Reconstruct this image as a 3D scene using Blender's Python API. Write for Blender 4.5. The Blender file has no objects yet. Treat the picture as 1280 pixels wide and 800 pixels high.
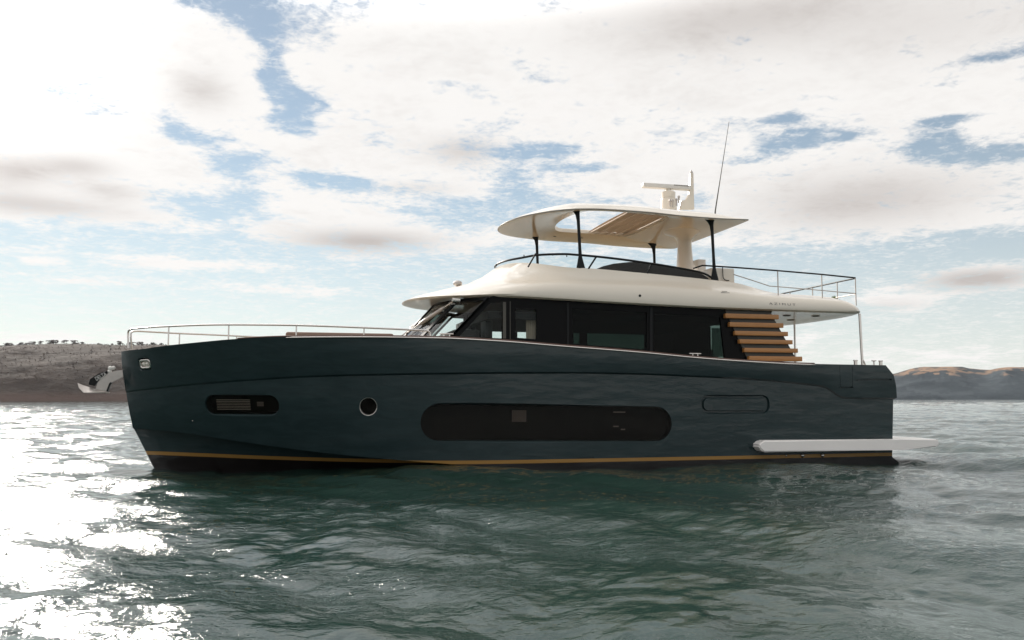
import bpy, bmesh, math, random
import numpy as np
from mathutils import Vector, Matrix, Euler
from mathutils.bvhtree import BVHTree

random.seed(7)
rng = np.random.default_rng(11)
S = bpy.context.scene
COL = S.collection
R_ = math.radians

# ------------------------------------------------------------------ camera
FPX = 1115.0
YAW, PIT, RHO = R_(14.5), math.atan(98.9 / FPX), R_(0.06)
CAM = np.array([-5.0, -22.0, 1.56])
CF = np.array([math.sin(YAW) * math.cos(PIT), math.cos(YAW) * math.cos(PIT), math.sin(PIT)])
CR = np.array([math.cos(YAW), -math.sin(YAW), 0.0])
CU = np.cross(CR, CF)
CR, CU = math.cos(RHO) * CR - math.sin(RHO) * CU, math.cos(RHO) * CU + math.sin(RHO) * CR
cam = bpy.data.cameras.new('camera')
camo = bpy.data.objects.new('camera', cam)
COL.objects.link(camo)
m = Matrix.Identity(4)
for i in range(3):
    m[i][0], m[i][1], m[i][2], m[i][3] = CR[i], CU[i], -CF[i], CAM[i]
camo.matrix_world = m
cam.sensor_width = 36.0
cam.lens = 36.0 * FPX / 1280.0
cam.clip_start, cam.clip_end = 0.1, 40000.0
S.camera = camo

# ------------------------------------------------------------------ view, sun, sky
S.view_settings.view_transform = 'Standard'
S.view_settings.look = 'None'
S.view_settings.gamma = 1.0
S.view_settings.use_curve_mapping = False
S.view_settings.exposure = 0.0
S.cycles.use_denoising = True
S.cycles.max_bounces = 8
S.cycles.transparent_max_bounces = 12
S.cycles.volume_bounces = 0
S.cycles.sample_clamp_indirect = 4.0

SUN_AZ, SUN_EL = R_(14.5 - 33.0), R_(22.5)       # azimuth clockwise from +Y
SUN_DIR = Vector((math.sin(SUN_AZ) * math.cos(SUN_EL), math.cos(SUN_AZ) * math.cos(SUN_EL), math.sin(SUN_EL)))
sl = bpy.data.lights.new('sun', 'SUN')
sl.energy, sl.angle, sl.color = 5.0, R_(7.0), (1.0, 0.93, 0.84)
so = bpy.data.objects.new('sun', sl)
COL.objects.link(so)
so.rotation_euler = SUN_DIR.to_track_quat('Z', 'Y').to_euler()


class NT:
    """small node-tree writer"""
    def __init__(s, tree):
        s.t = tree

    def n(s, typ, **kw):
        nd = s.t.nodes.new(typ)
        for k, v in kw.items():
            setattr(nd, k, v)
        return nd

    def put(s, sock, v):
        if isinstance(v, bpy.types.NodeSocket):
            s.t.links.new(v, sock)
        elif v is not None:
            sock.default_value = v

    def math(s, op, a, b=None, c=None, clamp=False):
        nd = s.n('ShaderNodeMath', operation=op, use_clamp=clamp)
        for i, v in enumerate((a, b, c)):
            if v is not None:
                s.put(nd.inputs[i], v)
        return nd.outputs[0]

    def ss(s, v, a, b, lo=0.0, hi=1.0):
        nd = s.n('ShaderNodeMapRange', interpolation_type='SMOOTHSTEP')
        s.put(nd.inputs['Value'], v)
        for k, x in (('From Min', a), ('From Max', b), ('To Min', lo), ('To Max', hi)):
            nd.inputs[k].default_value = x
        return nd.outputs[0]

    def mix(s, f, a, b, blend='MIX'):
        nd = s.n('ShaderNodeMix', data_type='RGBA', blend_type=blend)
        s.put(nd.inputs[0], f)
        for i, v in ((6, a), (7, b)):
            s.put(nd.inputs[i], (*v, 1.0) if isinstance(v, tuple) and len(v) == 3 else v)
        return nd.outputs[2]

    def noise(s, vec, scale, detail=4.0, rough=0.55, dist=0.0, out='Fac'):
        nd = s.n('ShaderNodeTexNoise')
        if vec is not None:
            s.put(nd.inputs['Vector'], vec)
        nd.inputs['Scale'].default_value = scale
        nd.inputs['Detail'].default_value = detail
        nd.inputs['Roughness'].default_value = rough
        nd.inputs['Distortion'].default_value = dist
        return nd.outputs[out]

    def mapping(s, vec, scale=(1, 1, 1), rot=(0, 0, 0), loc=(0, 0, 0)):
        nd = s.n('ShaderNodeMapping')
        s.put(nd.inputs['Vector'], vec)
        nd.inputs['Scale'].default_value = scale
        nd.inputs['Rotation'].default_value = rot
        nd.inputs['Location'].default_value = loc
        return nd.outputs[0]


def pix_dir(u, v):
    return CF + CR * ((u - 640) / FPX) + CU * ((400 - v) / FPX)


def az_el(u, v):
    d = pix_dir(u, v)
    d = d / np.linalg.norm(d)
    return math.atan2(d[0], d[1]), math.asin(d[2])


W = bpy.data.worlds.new('World')
S.world = W
W.use_nodes = True
W.node_tree.nodes.clear()
w = NT(W.node_tree)
tc = w.n('ShaderNodeTexCoord').outputs['Generated']
sep = w.n('ShaderNodeSeparateXYZ')
w.put(sep.inputs[0], tc)
dx, dy, dz = sep.outputs
az = w.math('ARCTAN2', dx, dy)
el = w.math('ARCSINE', dz)
sky = w.n('ShaderNodeTexSky', sky_type='NISHITA')
sky.sun_disc = False
sky.sun_elevation, sky.sun_rotation = SUN_EL, SUN_AZ
sky.air_density, sky.dust_density, sky.ozone_density = 1.0, 0.08, 1.2
SKY_K = 0.085
# cloud sheet coordinates: the sky direction carried up to a flat cloud deck
zz = w.math('ADD', w.math('MAXIMUM', dz, 0.0), 0.11)
cmb = w.n('ShaderNodeCombineXYZ')
w.put(cmb.inputs[0], w.math('DIVIDE', dx, zz))
w.put(cmb.inputs[1], w.math('DIVIDE', dy, zz))
deck = cmb.outputs[0]
n1 = w.noise(deck, 3.1, 10.0, 0.66, 0.3)
n3 = w.noise(w.mapping(deck, (1.0, 1.0, 1.0), loc=(1.3, 7.7, 5.4)), 34.0, 6.0, 0.66, 0.4)
n2 = w.noise(w.mapping(deck, (1.0, 1.0, 1.0), loc=(3.7, 1.9, 0.4)), 11.0, 8.0, 0.62, 0.3)
nn = w.math('MULTIPLY_ADD', w.math('SUBTRACT', n3, 0.5), 1.1, w.math('ADD', w.math('MULTIPLY', w.math('SUBTRACT', n1, 0.5), 2.1), w.math('MULTIPLY', w.math('SUBTRACT', n2, 0.5), 1.15)))
nz = w.noise(w.mapping(deck, (1, 1, 1), loc=(9.1, 4.2, 2.2)), 3.4, 9.0, 0.68, 0.5)


def blobs(lst):
    acc = None
    for (u, v, ru, rv, amp) in lst:
        a0, e0 = az_el(u, v)
        ka, ke = 1.0 / (ru / FPX), 1.0 / (rv / FPX)
        a = w.math('MULTIPLY', w.math('SUBTRACT', az, a0), ka)
        e = w.math('MULTIPLY', w.math('SUBTRACT', el, e0), ke)
        r2 = w.math('ADD', w.math('MULTIPLY', a, a), w.math('MULTIPLY', e, e))
        g = w.math('EXPONENT', w.math('MULTIPLY', r2, -1.0))
        acc = w.math('MULTIPLY_ADD', g, amp, acc if acc is not None else 0.0)
    return acc


CLOUDS = [  # direction of each bank (as photographed), half width, half height, weight
    (110, 60, 240, 150, 1.25), (60, 225, 170, 55, 1.0), (235, 120, 75, 90, .55),
    (320, 205, 75, 26, .75), (560, 85, 170, 100, 1.1), (520, 195, 120, 38, .75), (585, 222, 40, 22, .35),
    (420, 262, 110, 24, .75), (440, 292, 120, 26, .95), (585, 302, 60, 16, .75),
    (230, 327, 105, 8, .75), (120, 351, 50, 6, .65), (360, 362, 70, 7, .65), (55, 327, 26, 6, .55),
    (860, 70, 330, 105, 1.2), (1180, 90, 200, 80, .9), (1010, 235, 240, 55, .95), (1180, 265, 160, 40, .75),
    (760, 225, 100, 30, .55), (1225, 346, 60, 15, .95), (1118, 374, 46, 13, .9), (1050, 20, 300, 50, .5),
    (820, 300, 150, 18, .45), (1180, 445, 120, 10, .55), (600, 425, 80, 7, .3), (940, 425, 150, 14, .4),
    (60, 420, 260, 10, .45), (520, 368, 60, 5, .3),
]
GAPS = [
    (330, 34, 16, 14, -.8), (345, 62, 9, 16, -.5), (338, 92, 14, 13, -.7), (350, 112, 16, 14, -.7), (368, 134, 16, 13, -.8), (395, 130, 15, 9, -.6),
    (352, 152, 20, 10, -.6), (378, 160, 14, 9, -.5), (300, 12, 18, 8, -.6), (258, 6, 40, 6, -.6), (300, 195, 40, 8, -.35), (215, 155, 14, 9, -.3),
    (240, 172, 30, 8, -.5), (285, 208, 24, 8, -.45), (390, 222, 26, 9, -.5), (440, 228, 30, 6, -.5), (250, 255, 50, 14, -.55), (300, 250, 30, 14, -.4),
    (665, 190, 36, 8, -.7), (715, 210, 40, 5, -.7), (700, 187, 30, 5, -.4), (640, 225, 24, 12, -.5), (980, 148, 22, 5, -.6), (1010, 172, 30, 10, -.7), (965, 185, 20, 6, -.5), (930, 200, 24, 5, -.5), (1060, 170, 24, 4, -.4),
    (1165, 180, 26, 14, -.75), (1190, 198, 36, 8, -.7), (1240, 190, 26, 6, -.6), (1180, 150, 30, 5, -.5), (1240, 72, 34, 4, -.5), (1255, 302, 34, 6, -.7), (1225, 292, 30, 5, -.5),
    (120, 300, 200, 14, -.35), (1050, 322, 170, 14, -.45), (1230, 318, 60, 8, -.5), (560, 262, 60, 10, -.35), (655, 252, 40, 10, -.3),
]
away = w.ss(w.math('ABSOLUTE', w.math('SUBTRACT', az, YAW)), R_(36), R_(60), -0.46, 0.12)
high = w.ss(el, R_(26), R_(40), 0.0, 0.35)
D = w.math('ADD', w.math('ADD', w.math('ADD', w.math('ADD', w.math('SUBTRACT', 1.12, w.math('MULTIPLY', w.math('EXPONENT', w.math('MULTIPLY', blobs(CLOUDS), -1.5)), 1.12)), blobs([(u, v, ru * 1.2, rv * 1.2, k * 1.3) for u, v, ru, rv, k in GAPS])), away), high), nn)
wisp = w.math('MULTIPLY', w.ss(w.math('ADD', w.math('MULTIPLY', w.math('SUBTRACT', n3, 0.5), 1.3), w.math('SUBTRACT', n2, 0.42)), -0.05, 0.42), 0.62)
alpha = w.math('MAXIMUM', w.ss(D, -0.34, 0.40), w.math('MULTIPLY', wisp, w.ss(D, -1.1, -0.15)))
thick = w.ss(w.math('ADD', D, w.math('MULTIPLY', w.math('SUBTRACT', nz, 0.5), 3.4)), 0.25, 1.75)
DARKS = [(455, 302, 85, 14, 1.0), (580, 188, 50, 16, .6), (1080, 250, 130, 34, .75), (925, 20, 170, 40, .7), (1225, 349, 60, 12, 1.1),
         (15, 215, 40, 18, .75), (95, 208, 40, 12, .7), (30, 255, 100, 12, .7), (250, 112, 32, 22, .5), (140, 240, 40, 10, .4), (1180, 30, 140, 40, .35), (1115, 382, 46, 7, .35),
         (520, 235, 60, 8, .3)]
shade = w.math('ADD', w.math('MULTIPLY', thick, 0.30), blobs(DARKS), clamp=True)
# forward-scattered brightness of cloud near the sun
dot = w.n('ShaderNodeVectorMath', operation='DOT_PRODUCT')
w.put(dot.inputs[0], tc)
dot.inputs[1].default_value = SUN_DIR
dpos = w.math('MAXIMUM', dot.outputs['Value'], 0.0)
glow = w.math('POWER', dpos, 20.0)
core = w.math('POWER', dpos, 160.0)
# extra cloud brightness added above the picture, sun's side, to whiten the water
ba = w.math('DIVIDE', w.math('SUBTRACT', az, YAW - R_(30)), R_(25))
bank = w.math('MULTIPLY', w.math('EXPONENT', w.math('MULTIPLY', w.math('MULTIPLY', ba, ba), -1.0)), w.ss(el, R_(22), R_(34)))
white = w.math('MULTIPLY_ADD', bank, 4.5, w.math('MULTIPLY_ADD', core, 1.5, w.math('MULTIPLY_ADD', glow, 0.05, 0.95)))
# thick bright cloud overhead, in front of the camera and above the picture
over = w.math('MULTIPLY', w.ss(el, R_(23), R_(33)), w.ss(w.math('ABSOLUTE', w.math('SUBTRACT', az, YAW - R_(12))), R_(95), R_(45)))
white = w.math('MULTIPLY_ADD', over, 2.6, white)
ccol = w.mix(shade, (1.0, 0.98, 0.955), (0.60, 0.555, 0.53))
vm = w.n('ShaderNodeVectorMath', operation='SCALE')
w.put(vm.inputs[0], ccol)
w.put(vm.inputs['Scale'], w.math('DIVIDE', white, SKY_K))
# clear sky with the pale veil it has low down
veil = w.math('MAXIMUM', w.ss(el, R_(-2), R_(17), 0.80, 0.22), w.math('MULTIPLY', glow, 0.1))
vs = w.n('ShaderNodeVectorMath', operation='SCALE')
vs.inputs[0].default_value = (0.83, 0.855, 0.855)
vs.inputs['Scale'].default_value = 1.0 / SKY_K
skyc = w.mix(1.0, sky.outputs[0], (1.0, 1.07, 1.06), 'MULTIPLY')
clear = w.mix(veil, skyc, vs.outputs[0])
full = w.mix(alpha, clear, vm.outputs[0])
bg = w.n('ShaderNodeBackground')
bg.inputs['Strength'].default_value = SKY_K
w.put(bg.inputs['Color'], full)
wo = w.n('ShaderNodeOutputWorld')
w.put(wo.inputs['Surface'], bg.outputs[0])
W.cycles.sampling_method = 'MANUAL'
W.cycles.sample_map_resolution = 1024

# ------------------------------------------------------------------ measuring helpers (photo -> place)
def PY(u, v, Y):
    d = pix_dir(u, v)
    return CAM + d * (Y - CAM[1]) / d[1]


def XZ(u, v, Y):
    p = PY(u, v, Y)
    return p[0], p[2]


# ------------------------------------------------------------------ object helpers
def bm_obj(name, bm, mat=None, parent=None, smooth=None, recalc=True):
    if recalc:
        bmesh.ops.recalc_face_normals(bm, faces=bm.faces[:])
    me = bpy.data.meshes.new(name)
    bm.to_mesh(me)
    bm.free()
    return me_obj(name, me, mat, parent, smooth)


def me_obj(name, me, mat=None, parent=None, smooth=None):
    if mat is not None:
        me.materials.clear()
        me.materials.append(mat)
    if smooth is not None:
        me.polygons.foreach_set('use_smooth', [True] * len(me.polygons))
        me.set_sharp_from_angle(angle=R_(smooth))
    o = bpy.data.objects.new(name, me)
    COL.objects.link(o)
    if parent is not None:
        o.parent = parent
    return o


def tag(o, label=None, cat=None, group=None, kind=None):
    for k, v in (('label', label), ('category', cat), ('group', group), ('kind', kind)):
        if v:
            o[k] = v
    return o


def box(bm, x0, x1, y0, y1, z0, z1, bev=0.0, seg=2):
    vs = [bm.verts.new(p) for p in ((x0, y0, z0), (x1, y0, z0), (x1, y1, z0), (x0, y1, z0), (x0, y0, z1), (x1, y0, z1), (x1, y1, z1), (x0, y1, z1))]
    fs = [bm.faces.new([vs[i] for i in f]) for f in ((3, 2, 1, 0), (4, 5, 6, 7), (0, 1, 5, 4), (1, 2, 6, 5), (2, 3, 7, 6), (3, 0, 4, 7))]
    if bev > 0:
        es = list({e for f in fs for e in f.edges})
        bmesh.ops.bevel(bm, geom=es, offset=bev, segments=seg, affect='EDGES', profile=0.6)


def prism(bm, pts, y0, y1, bev=0.0):
    """polygon in XZ extruded from y0 to y1"""
    a = [bm.verts.new((x, y0, z)) for x, z in pts]
    b = [bm.verts.new((x, y1, z)) for x, z in pts]
    fs = [bm.faces.new(a), bm.faces.new(b[::-1])]
    n = len(pts)
    for i in range(n):
        fs.append(bm.faces.new((a[i], b[i], b[(i + 1) % n], a[(i + 1) % n])))
    if bev > 0:
        bmesh.ops.bevel(bm, geom=list({e for f in fs for e in f.edges}), offset=bev, segments=2, affect='EDGES')


def smooth_path(pts, k=6):
    pts = [Vector(p) for p in pts]
    out = []
    n = len(pts)
    for i in range(n - 1):
        p0, p1, p2, p3 = pts[max(i - 1, 0)], pts[i], pts[i + 1], pts[min(i + 2, n - 1)]
        for j in range(k):
            t = j / k
            out.append(0.5 * ((2 * p1) + (p2 - p0) * t + (2 * p0 - 5 * p1 + 4 * p2 - p3) * t * t + (3 * p1 - p0 - 3 * p2 + p3) * t ** 3))
    out.append(pts[-1])
    return out


def tube(bm, pts, r, seg=8, cap=True):
    """swept tube; r a number or one per point; r may be (rx, ry)"""
    pts = [Vector(p) for p in pts]
    n = len(pts)
    rs = r if isinstance(r, (list, tuple)) else [r] * n
    rings = []
    prev = None
    for i, p in enumerate(pts):
        t = (pts[min(i + 1, n - 1)] - pts[max(i - 1, 0)]).normalized()
        if prev is None:
            a = Vector((0, 0, 1)) if abs(t.z) < 0.9 else Vector((0, 1, 0))
            x = t.cross(a).normalized()
        else:
            x = (prev - t * prev.dot(t)).normalized()
        prev = x
        y = t.cross(x)
        rings.append([bm.verts.new(p + x * (rs[i] * math.cos(2 * math.pi * j / seg)) + y * (rs[i] * math.sin(2 * math.pi * j / seg))) for j in range(seg)])
    for i in range(n - 1):
        for j in range(seg):
            bm.faces.new((rings[i][j], rings[i][(j + 1) % seg], rings[i + 1][(j + 1) % seg], rings[i + 1][j]))
    if cap:
        bm.faces.new(rings[0][::-1])
        bm.faces.new(rings[-1])


def lathe(bm, prof, cx, cy, z0=0.0, seg=20, sx=1.0, sy=1.0):
    rings = [[bm.verts.new((cx + r * sx * math.cos(2 * math.pi * j / seg), cy + r * sy * math.sin(2 * math.pi * j / seg), z0 + z)) for j in range(seg)] for r, z in prof]
    for a, b in zip(rings, rings[1:]):
        for j in range(seg):
            bm.faces.new((a[j], a[(j + 1) % seg], b[(j + 1) % seg], b[j]))
    bm.faces.new(rings[0][::-1])
    bm.faces.new(rings[-1])


def boolean(o, cutters, solver='EXACT'):
    for c in cutters:
        md = o.modifiers.new('cut', 'BOOLEAN')
        md.operation, md.solver, md.object = 'DIFFERENCE', solver, c
    dg = bpy.context.evaluated_depsgraph_get()
    dg.update()
    me = bpy.data.meshes.new_from_object(o.evaluated_get(dg))
    o.modifiers.clear()
    old = o.data
    o.data = me
    bpy.data.meshes.remove(old)
    for c in cutters:
        bpy.data.objects.remove(c)
    return o


def resmooth(o, ang):
    me = o.data
    me.polygons.foreach_set('use_smooth', [True] * len(me.polygons))
    me.set_sharp_from_angle(angle=R_(ang))


# ------------------------------------------------------------------ materials
def mat(name, col, rough=0.5, metal=0.0, coat=0.0, coat_r=0.05, spec=0.5, bump=None, var=None):
    M = bpy.data.materials.new(name)
    M.use_nodes = True
    t = NT(M.node_tree)
    p = M.node_tree.nodes['Principled BSDF']
    p.inputs['Base Color'].default_value = (*col, 1)
    p.inputs['Roughness'].default_value = rough
    p.inputs['Metallic'].default_value = metal
    p.inputs['Coat Weight'].default_value = coat
    p.inputs['Coat Roughness'].default_value = coat_r
    p.inputs['Specular IOR Level'].default_value = spec
    oc = t.n('ShaderNodeTexCoord').outputs['Object']
    if var:
        sc, amt = var
        f = t.noise(oc, sc, 5.0, 0.6)
        dark = tuple(c * (1 - amt) for c in col)
        lite = tuple(min(1.0, c * (1 + amt)) for c in col)
        t.put(p.inputs['Base Color'], t.mix(f, dark, lite))
    if bump:
        sc, st = bump
        b = t.n('ShaderNodeBump')
        b.inputs['Strength'].default_value = st
        b.inputs['Distance'].default_value = 0.02
        t.put(b.inputs['Height'], t.noise(oc, sc, 4.0, 0.55))
        t.put(p.inputs['Normal'], b.outputs[0])
    return M


def hull_mat():
    M = mat('hull paint', (0.014, 0.034, 0.038), 0.5, coat=0.62, coat_r=0.03, spec=0.15)
    t = NT(M.node_tree)
    p = M.node_tree.nodes['Principled BSDF']
    oc = t.n('ShaderNodeTexCoord').outputs['Object']
    sp = t.n('ShaderNodeSeparateXYZ')
    t.put(sp.inputs[0], oc)
    xb = t.math('MINIMUM', t.math('ADD', sp.outputs[0], 0.0), 0.0)
    zs = t.math('SUBTRACT', sp.outputs[2], t.math('MULTIPLY', t.math('MULTIPLY', xb, xb), 0.0029))
    paint = t.mix(t.ss(t.noise(t.mapping(oc, (0.45, 1, 2.4)), 2.6, 7, 0.66, 0.8), 0.36, 0.66), (0.0105, 0.0235, 0.0262), (0.0155, 0.0315, 0.0350))  # streaky tone put into the paint for water reflections on the side
    gold = t.math('GREATER_THAN', zs, 0.125)
    teal = t.math('GREATER_THAN', zs, 0.205)
    slime = t.mix(t.noise(t.mapping(oc, (2, 2, 8)), 3.0, 6, 0.7), (0.007, 0.0035, 0.0035), (0.004, 0.003, 0.003))
    c = t.mix(gold, slime, (0.30, 0.16, 0.038))
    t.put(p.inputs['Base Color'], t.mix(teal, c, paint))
    b = t.n('ShaderNodeBump')
    b.inputs['Strength'].default_value = 0.3
    b.inputs['Distance'].default_value = 0.06
    t.put(b.inputs['Height'], t.noise(t.mapping(oc, (0.5, 1, 1.6)), 2.3, 3, 0.5))
    t.put(p.inputs['Coat Normal'], b.outputs[0])
    return M


def glass(name, tint, ior=1.17):
    M = bpy.data.materials.new(name)
    M.use_nodes = True
    t = NT(M.node_tree)
    M.node_tree.nodes.clear()
    tr = t.n('ShaderNodeBsdfTransparent')
    tr.inputs[0].default_value = (*tint, 1)
    gl = t.n('ShaderNodeBsdfGlossy')
    gl.inputs['Roughness'].default_value = 0.02
    gl.inputs[0].default_value = (1, 1, 1, 1)
    fr = t.n('ShaderNodeFresnel')
    fr.inputs['IOR'].default_value = ior
    mx = t.n('ShaderNodeMixShader')
    t.put(mx.inputs[0], fr.outputs[0])
    t.put(mx.inputs[1], tr.outputs[0])
    t.put(mx.inputs[2], gl.outputs[0])
    out = t.n('ShaderNodeOutputMaterial')
    t.put(out.inputs[0], mx.outputs[0])
    return M


def teak_mat():
    M = mat('varnished teak', (0.36, 0.15, 0.05), 0.42, coat=0.2)
    t = NT(M.node_tree)
    p = M.node_tree.nodes['Principled BSDF']
    oc = t.n('ShaderNodeTexCoord').outputs['Object']
    g = t.noise(t.mapping(oc, (1.2, 14, 26)), 3.0, 6, 0.6, 0.6)
    t.put(p.inputs['Base Color'], t.mix(g, (0.30, 0.115, 0.030), (0.56, 0.27, 0.085)))
    return M


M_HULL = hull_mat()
M_WHITE = mat('white gelcoat', (0.78, 0.71, 0.61), 0.28, coat=0.4, coat_r=0.06, var=(0.8, 0.03), bump=(1.2, 0.012))
M_CREAM_BOUNCE = mat('cream underside with bounce', (0.76, 0.60, 0.42), 0.2, coat=0.6, coat_r=0.05, var=(0.7, 0.03))  # cream, with warm bounce off the teak decking put into the colour
M_BLACKW = mat('black gloss wall', (0.006, 0.006, 0.0065), 0.16, spec=0.06)
M_BLACK = mat('black metal', (0.010, 0.011, 0.012), 0.42, spec=0.2)
M_DARK = mat('dark interior', (0.010, 0.009, 0.008), 0.8)
M_GREY = mat('grey panel', (0.075, 0.07, 0.058), 0.5, var=(3, 0.1))
M_CHROME = mat('stainless steel', (0.62, 0.58, 0.55), 0.18, metal=1.0)
M_TEAK = teak_mat()
M_DTEAK = mat('weathered dark teak', (0.11, 0.055, 0.04), 0.6)
M_FDECK = mat('light teak decking', (0.46, 0.34, 0.22), 0.7, var=(9, 0.15))
M_DECK = mat('deck', (0.33, 0.27, 0.20), 0.7, var=(9, 0.2))
M_PLAT = mat('white rubbing platform', (0.88, 0.845, 0.82), 0.4, coat=0.1, var=(1.5, 0.05))
M_CANVAS = mat('brown canvas', (0.68, 0.56, 0.46), 0.85, var=(4, 0.1), bump=(30, 0.2))
M_CUSH = mat('charcoal cushion', (0.03, 0.03, 0.03), 0.75, bump=(12, 0.2))
M_PAD = mat('brown cushion', (0.20, 0.13, 0.10), 0.8, bump=(12, 0.2))
M_CURT = mat('beige curtain', (0.62, 0.52, 0.42), 0.9, var=(5, 0.2))
M_BLIND = mat('slatted blind', (0.75, 0.68, 0.60), 0.6)
M_GCLEAR = glass('clear glass', (0.90, 0.93, 0.925))
M_GTINT = glass('tinted glass', (0.30, 0.36, 0.34))
M_GDARK = glass('dark hull glass', (0.8, 0.78, 0.76))
M_SMOKE = glass('smoked acrylic', (0.16, 0.16, 0.16))
M_PALE = mat('pale plastic', (0.74, 0.71, 0.67), 0.4)
M_GALV = mat('galvanised steel', (0.50, 0.46, 0.43), 0.45, metal=0.7, var=(9, 0.2))
M_DIM = mat('dim fittings', (0.22, 0.19, 0.17), 0.7)
M_LAMP = mat('lamp lens', (0.85, 0.8, 0.72), 0.15)
M_MARK = mat('grey lettering', (0.22, 0.2, 0.18), 0.4)
M_LETTER = mat('white lettering', (0.75, 0.73, 0.7), 0.5)

# ------------------------------------------------------------------ the yacht
yacht = bpy.data.objects.new('motor_yacht', None)
COL.objects.link(yacht)
tag(yacht, 'dark teal motor yacht with white flybridge and hardtop lying on the sea', 'yacht')


def hermite(xs, ys):
    xs, ys = np.asarray(xs, float), np.asarray(ys, float)
    o = np.argsort(xs)
    xs, ys = xs[o], ys[o]
    h = np.diff(xs)
    d = np.diff(ys) / h
    mm = np.zeros_like(ys)
    mm[0], mm[-1] = d[0], d[-1]
    for i in range(1, len(xs) - 1):
        if d[i - 1] * d[i] > 0:
            w1, w2 = 2 * h[i] + h[i - 1], h[i] + 2 * h[i - 1]
            mm[i] = (w1 + w2) / (w1 / d[i - 1] + w2 / d[i])

    def f(x):
        x = np.clip(x, xs[0], xs[-1])
        i = np.clip(np.searchsorted(xs, x) - 1, 0, len(xs) - 2)
        t = (x - xs[i]) / h[i]
        return ((1 + 2 * t) * (1 - t) ** 2 * ys[i] + t * (1 - t) ** 2 * h[i] * mm[i] + t * t * (3 - 2 * t) * ys[i + 1] + t * t * (t - 1) * h[i] * mm[i + 1])
    return f


def breadth(xs, ln, n, mpow, B):
    def f(x):
        x = np.asarray(x, float)
        u = np.clip((x - xs) / ln, 0, 1)
        b = B * (1 - (1 - u) ** n) ** mpow
        return b * (1 - 0.05 * np.clip((x - 2) / 8, 0, 1.1) ** 2)
    return f


def trace(poly, bf):
    """photo polyline on the hull side whose half-breadth is bf(x) -> X list, Z list"""
    X, Z = [], []
    for (u, v) in poly:
        x = PY(u, v, -2.0)[0]
        for _ in range(60):
            x = 0.5 * x + 0.5 * PY(u, v, -float(bf(x)))[0]
        p = PY(u, v, -float(bf(x)))
        X.append(p[0])
        Z.append(p[2])
    return X, Z


P_SHEER = [(153.5, 439), (177.5, 436.3), (202.5, 432.7), (250, 427.6), (290, 424), (350, 421), (400, 420.3), (480, 420.3), (550, 421.5), (620, 425), (700, 431.4), (800, 439.3), (875, 446.5), (940, 451.2), (1000, 454.3), (1060, 455.7), (1107, 456.5)]
P_KNUCK = [(158, 489.2), (185, 486), (230, 481), (310, 474.6), (390, 470), (470, 467.8), (550, 466.5), (640, 465.6), (720, 465.5), (800, 467), (870, 470), (935, 473.2), (1000, 479), (1031, 483.2), (1038, 487), (1045, 492), (1053, 496.2), (1062, 497.2), (1122, 498)]
P_CHINE = [(166, 535.5), (200, 538), (232, 541.5), (300, 552), (400, 565.5), (480, 573.5), (560, 580), (620, 585.5)]
b_sheer = breadth(-8.56, 7.6, 2.6, 0.72, 2.65)
b_knuck = breadth(-8.45, 8.2, 2.5, 0.86, 2.61)
b_chine = breadth(-8.27, 9.0, 2.2, 1.0, 2.52)
Xs, Zs = trace(P_SHEER, b_sheer)
f_sheer = hermite(Xs, Zs)
Xk, Zk = trace(P_KNUCK, b_knuck)
f_knuck = hermite(Xk, Zk)
Xc, Zc = trace(P_CHINE, b_chine)
Xc += [2.5, 6, 10.2]
Zc += [-0.10, -0.16, -0.18]
f_chine = hermite(Xc, Zc)

NS = 240
tt = np.linspace(0, 1, NS) ** 1.25


def row(xs, xe, zf, bf, inset=0.0):
    x = xs + (xe - xs) * tt
    b = np.maximum(bf(x) - (inset if np.isscalar(inset) else inset(x)), 0.012)
    return x, b, zf(x)


xe = {k: float(PY(u, v, -2.52)[0]) for k, (u, v) in dict(s=(1107, 456), a=(1117.5, 474), b=(1120.5, 480), k=(1122.5, 494), k2=(1119.3, 498), m=(1117.5, 548)).items()}
xe['c'] = float(PY(1128, 572, -2.28)[0])
R0 = row(-8.545, xe['s'], f_sheer, b_sheer)


def blend(r0, r1, f, xs, xend, bulge=0.0):
    x = xs + (xend - xs) * tt
    z0, z1 = f_sheer(x), f_knuck(x)
    b0, b1 = b_sheer(x), b_knuck(x)
    return x, np.maximum(b0 + (b1 - b0) * f + bulge * np.clip((x + 8.4) / 3, 0, 1), 0.012), z0 + (z1 - z0) * f


RA = blend(None, None, 0.30, -8.52, xe['a'], 0.012)
RB = blend(None, None, 0.62, -8.48, xe['b'], 0.016)
R1 = row(-8.425, xe['k'], lambda x: f_knuck(x) + 0.012, b_knuck)
R1b = row(-8.415, xe['k2'], lambda x: f_knuck(x) - 0.028, b_knuck, 0.045)


def midrow(f):
    xs_ = -8.415 + (-8.245 + 8.415) * f
    x = xs_ + (xe['m'] + (xe['k2'] - xe['m']) * (1 - f) - xs_) * tt
    z0, z1 = f_knuck(x) - 0.028, f_chine(x)
    b0, b1 = np.maximum(b_knuck(x) - 0.045, 0), b_chine(x)
    g = f + 0.10 * math.sin(math.pi * f)
    return x, np.maximum(b0 + (b1 - b0) * (f - 0.12 * math.sin(math.pi * f)), 0.012), z0 + (z1 - z0) * f


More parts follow.
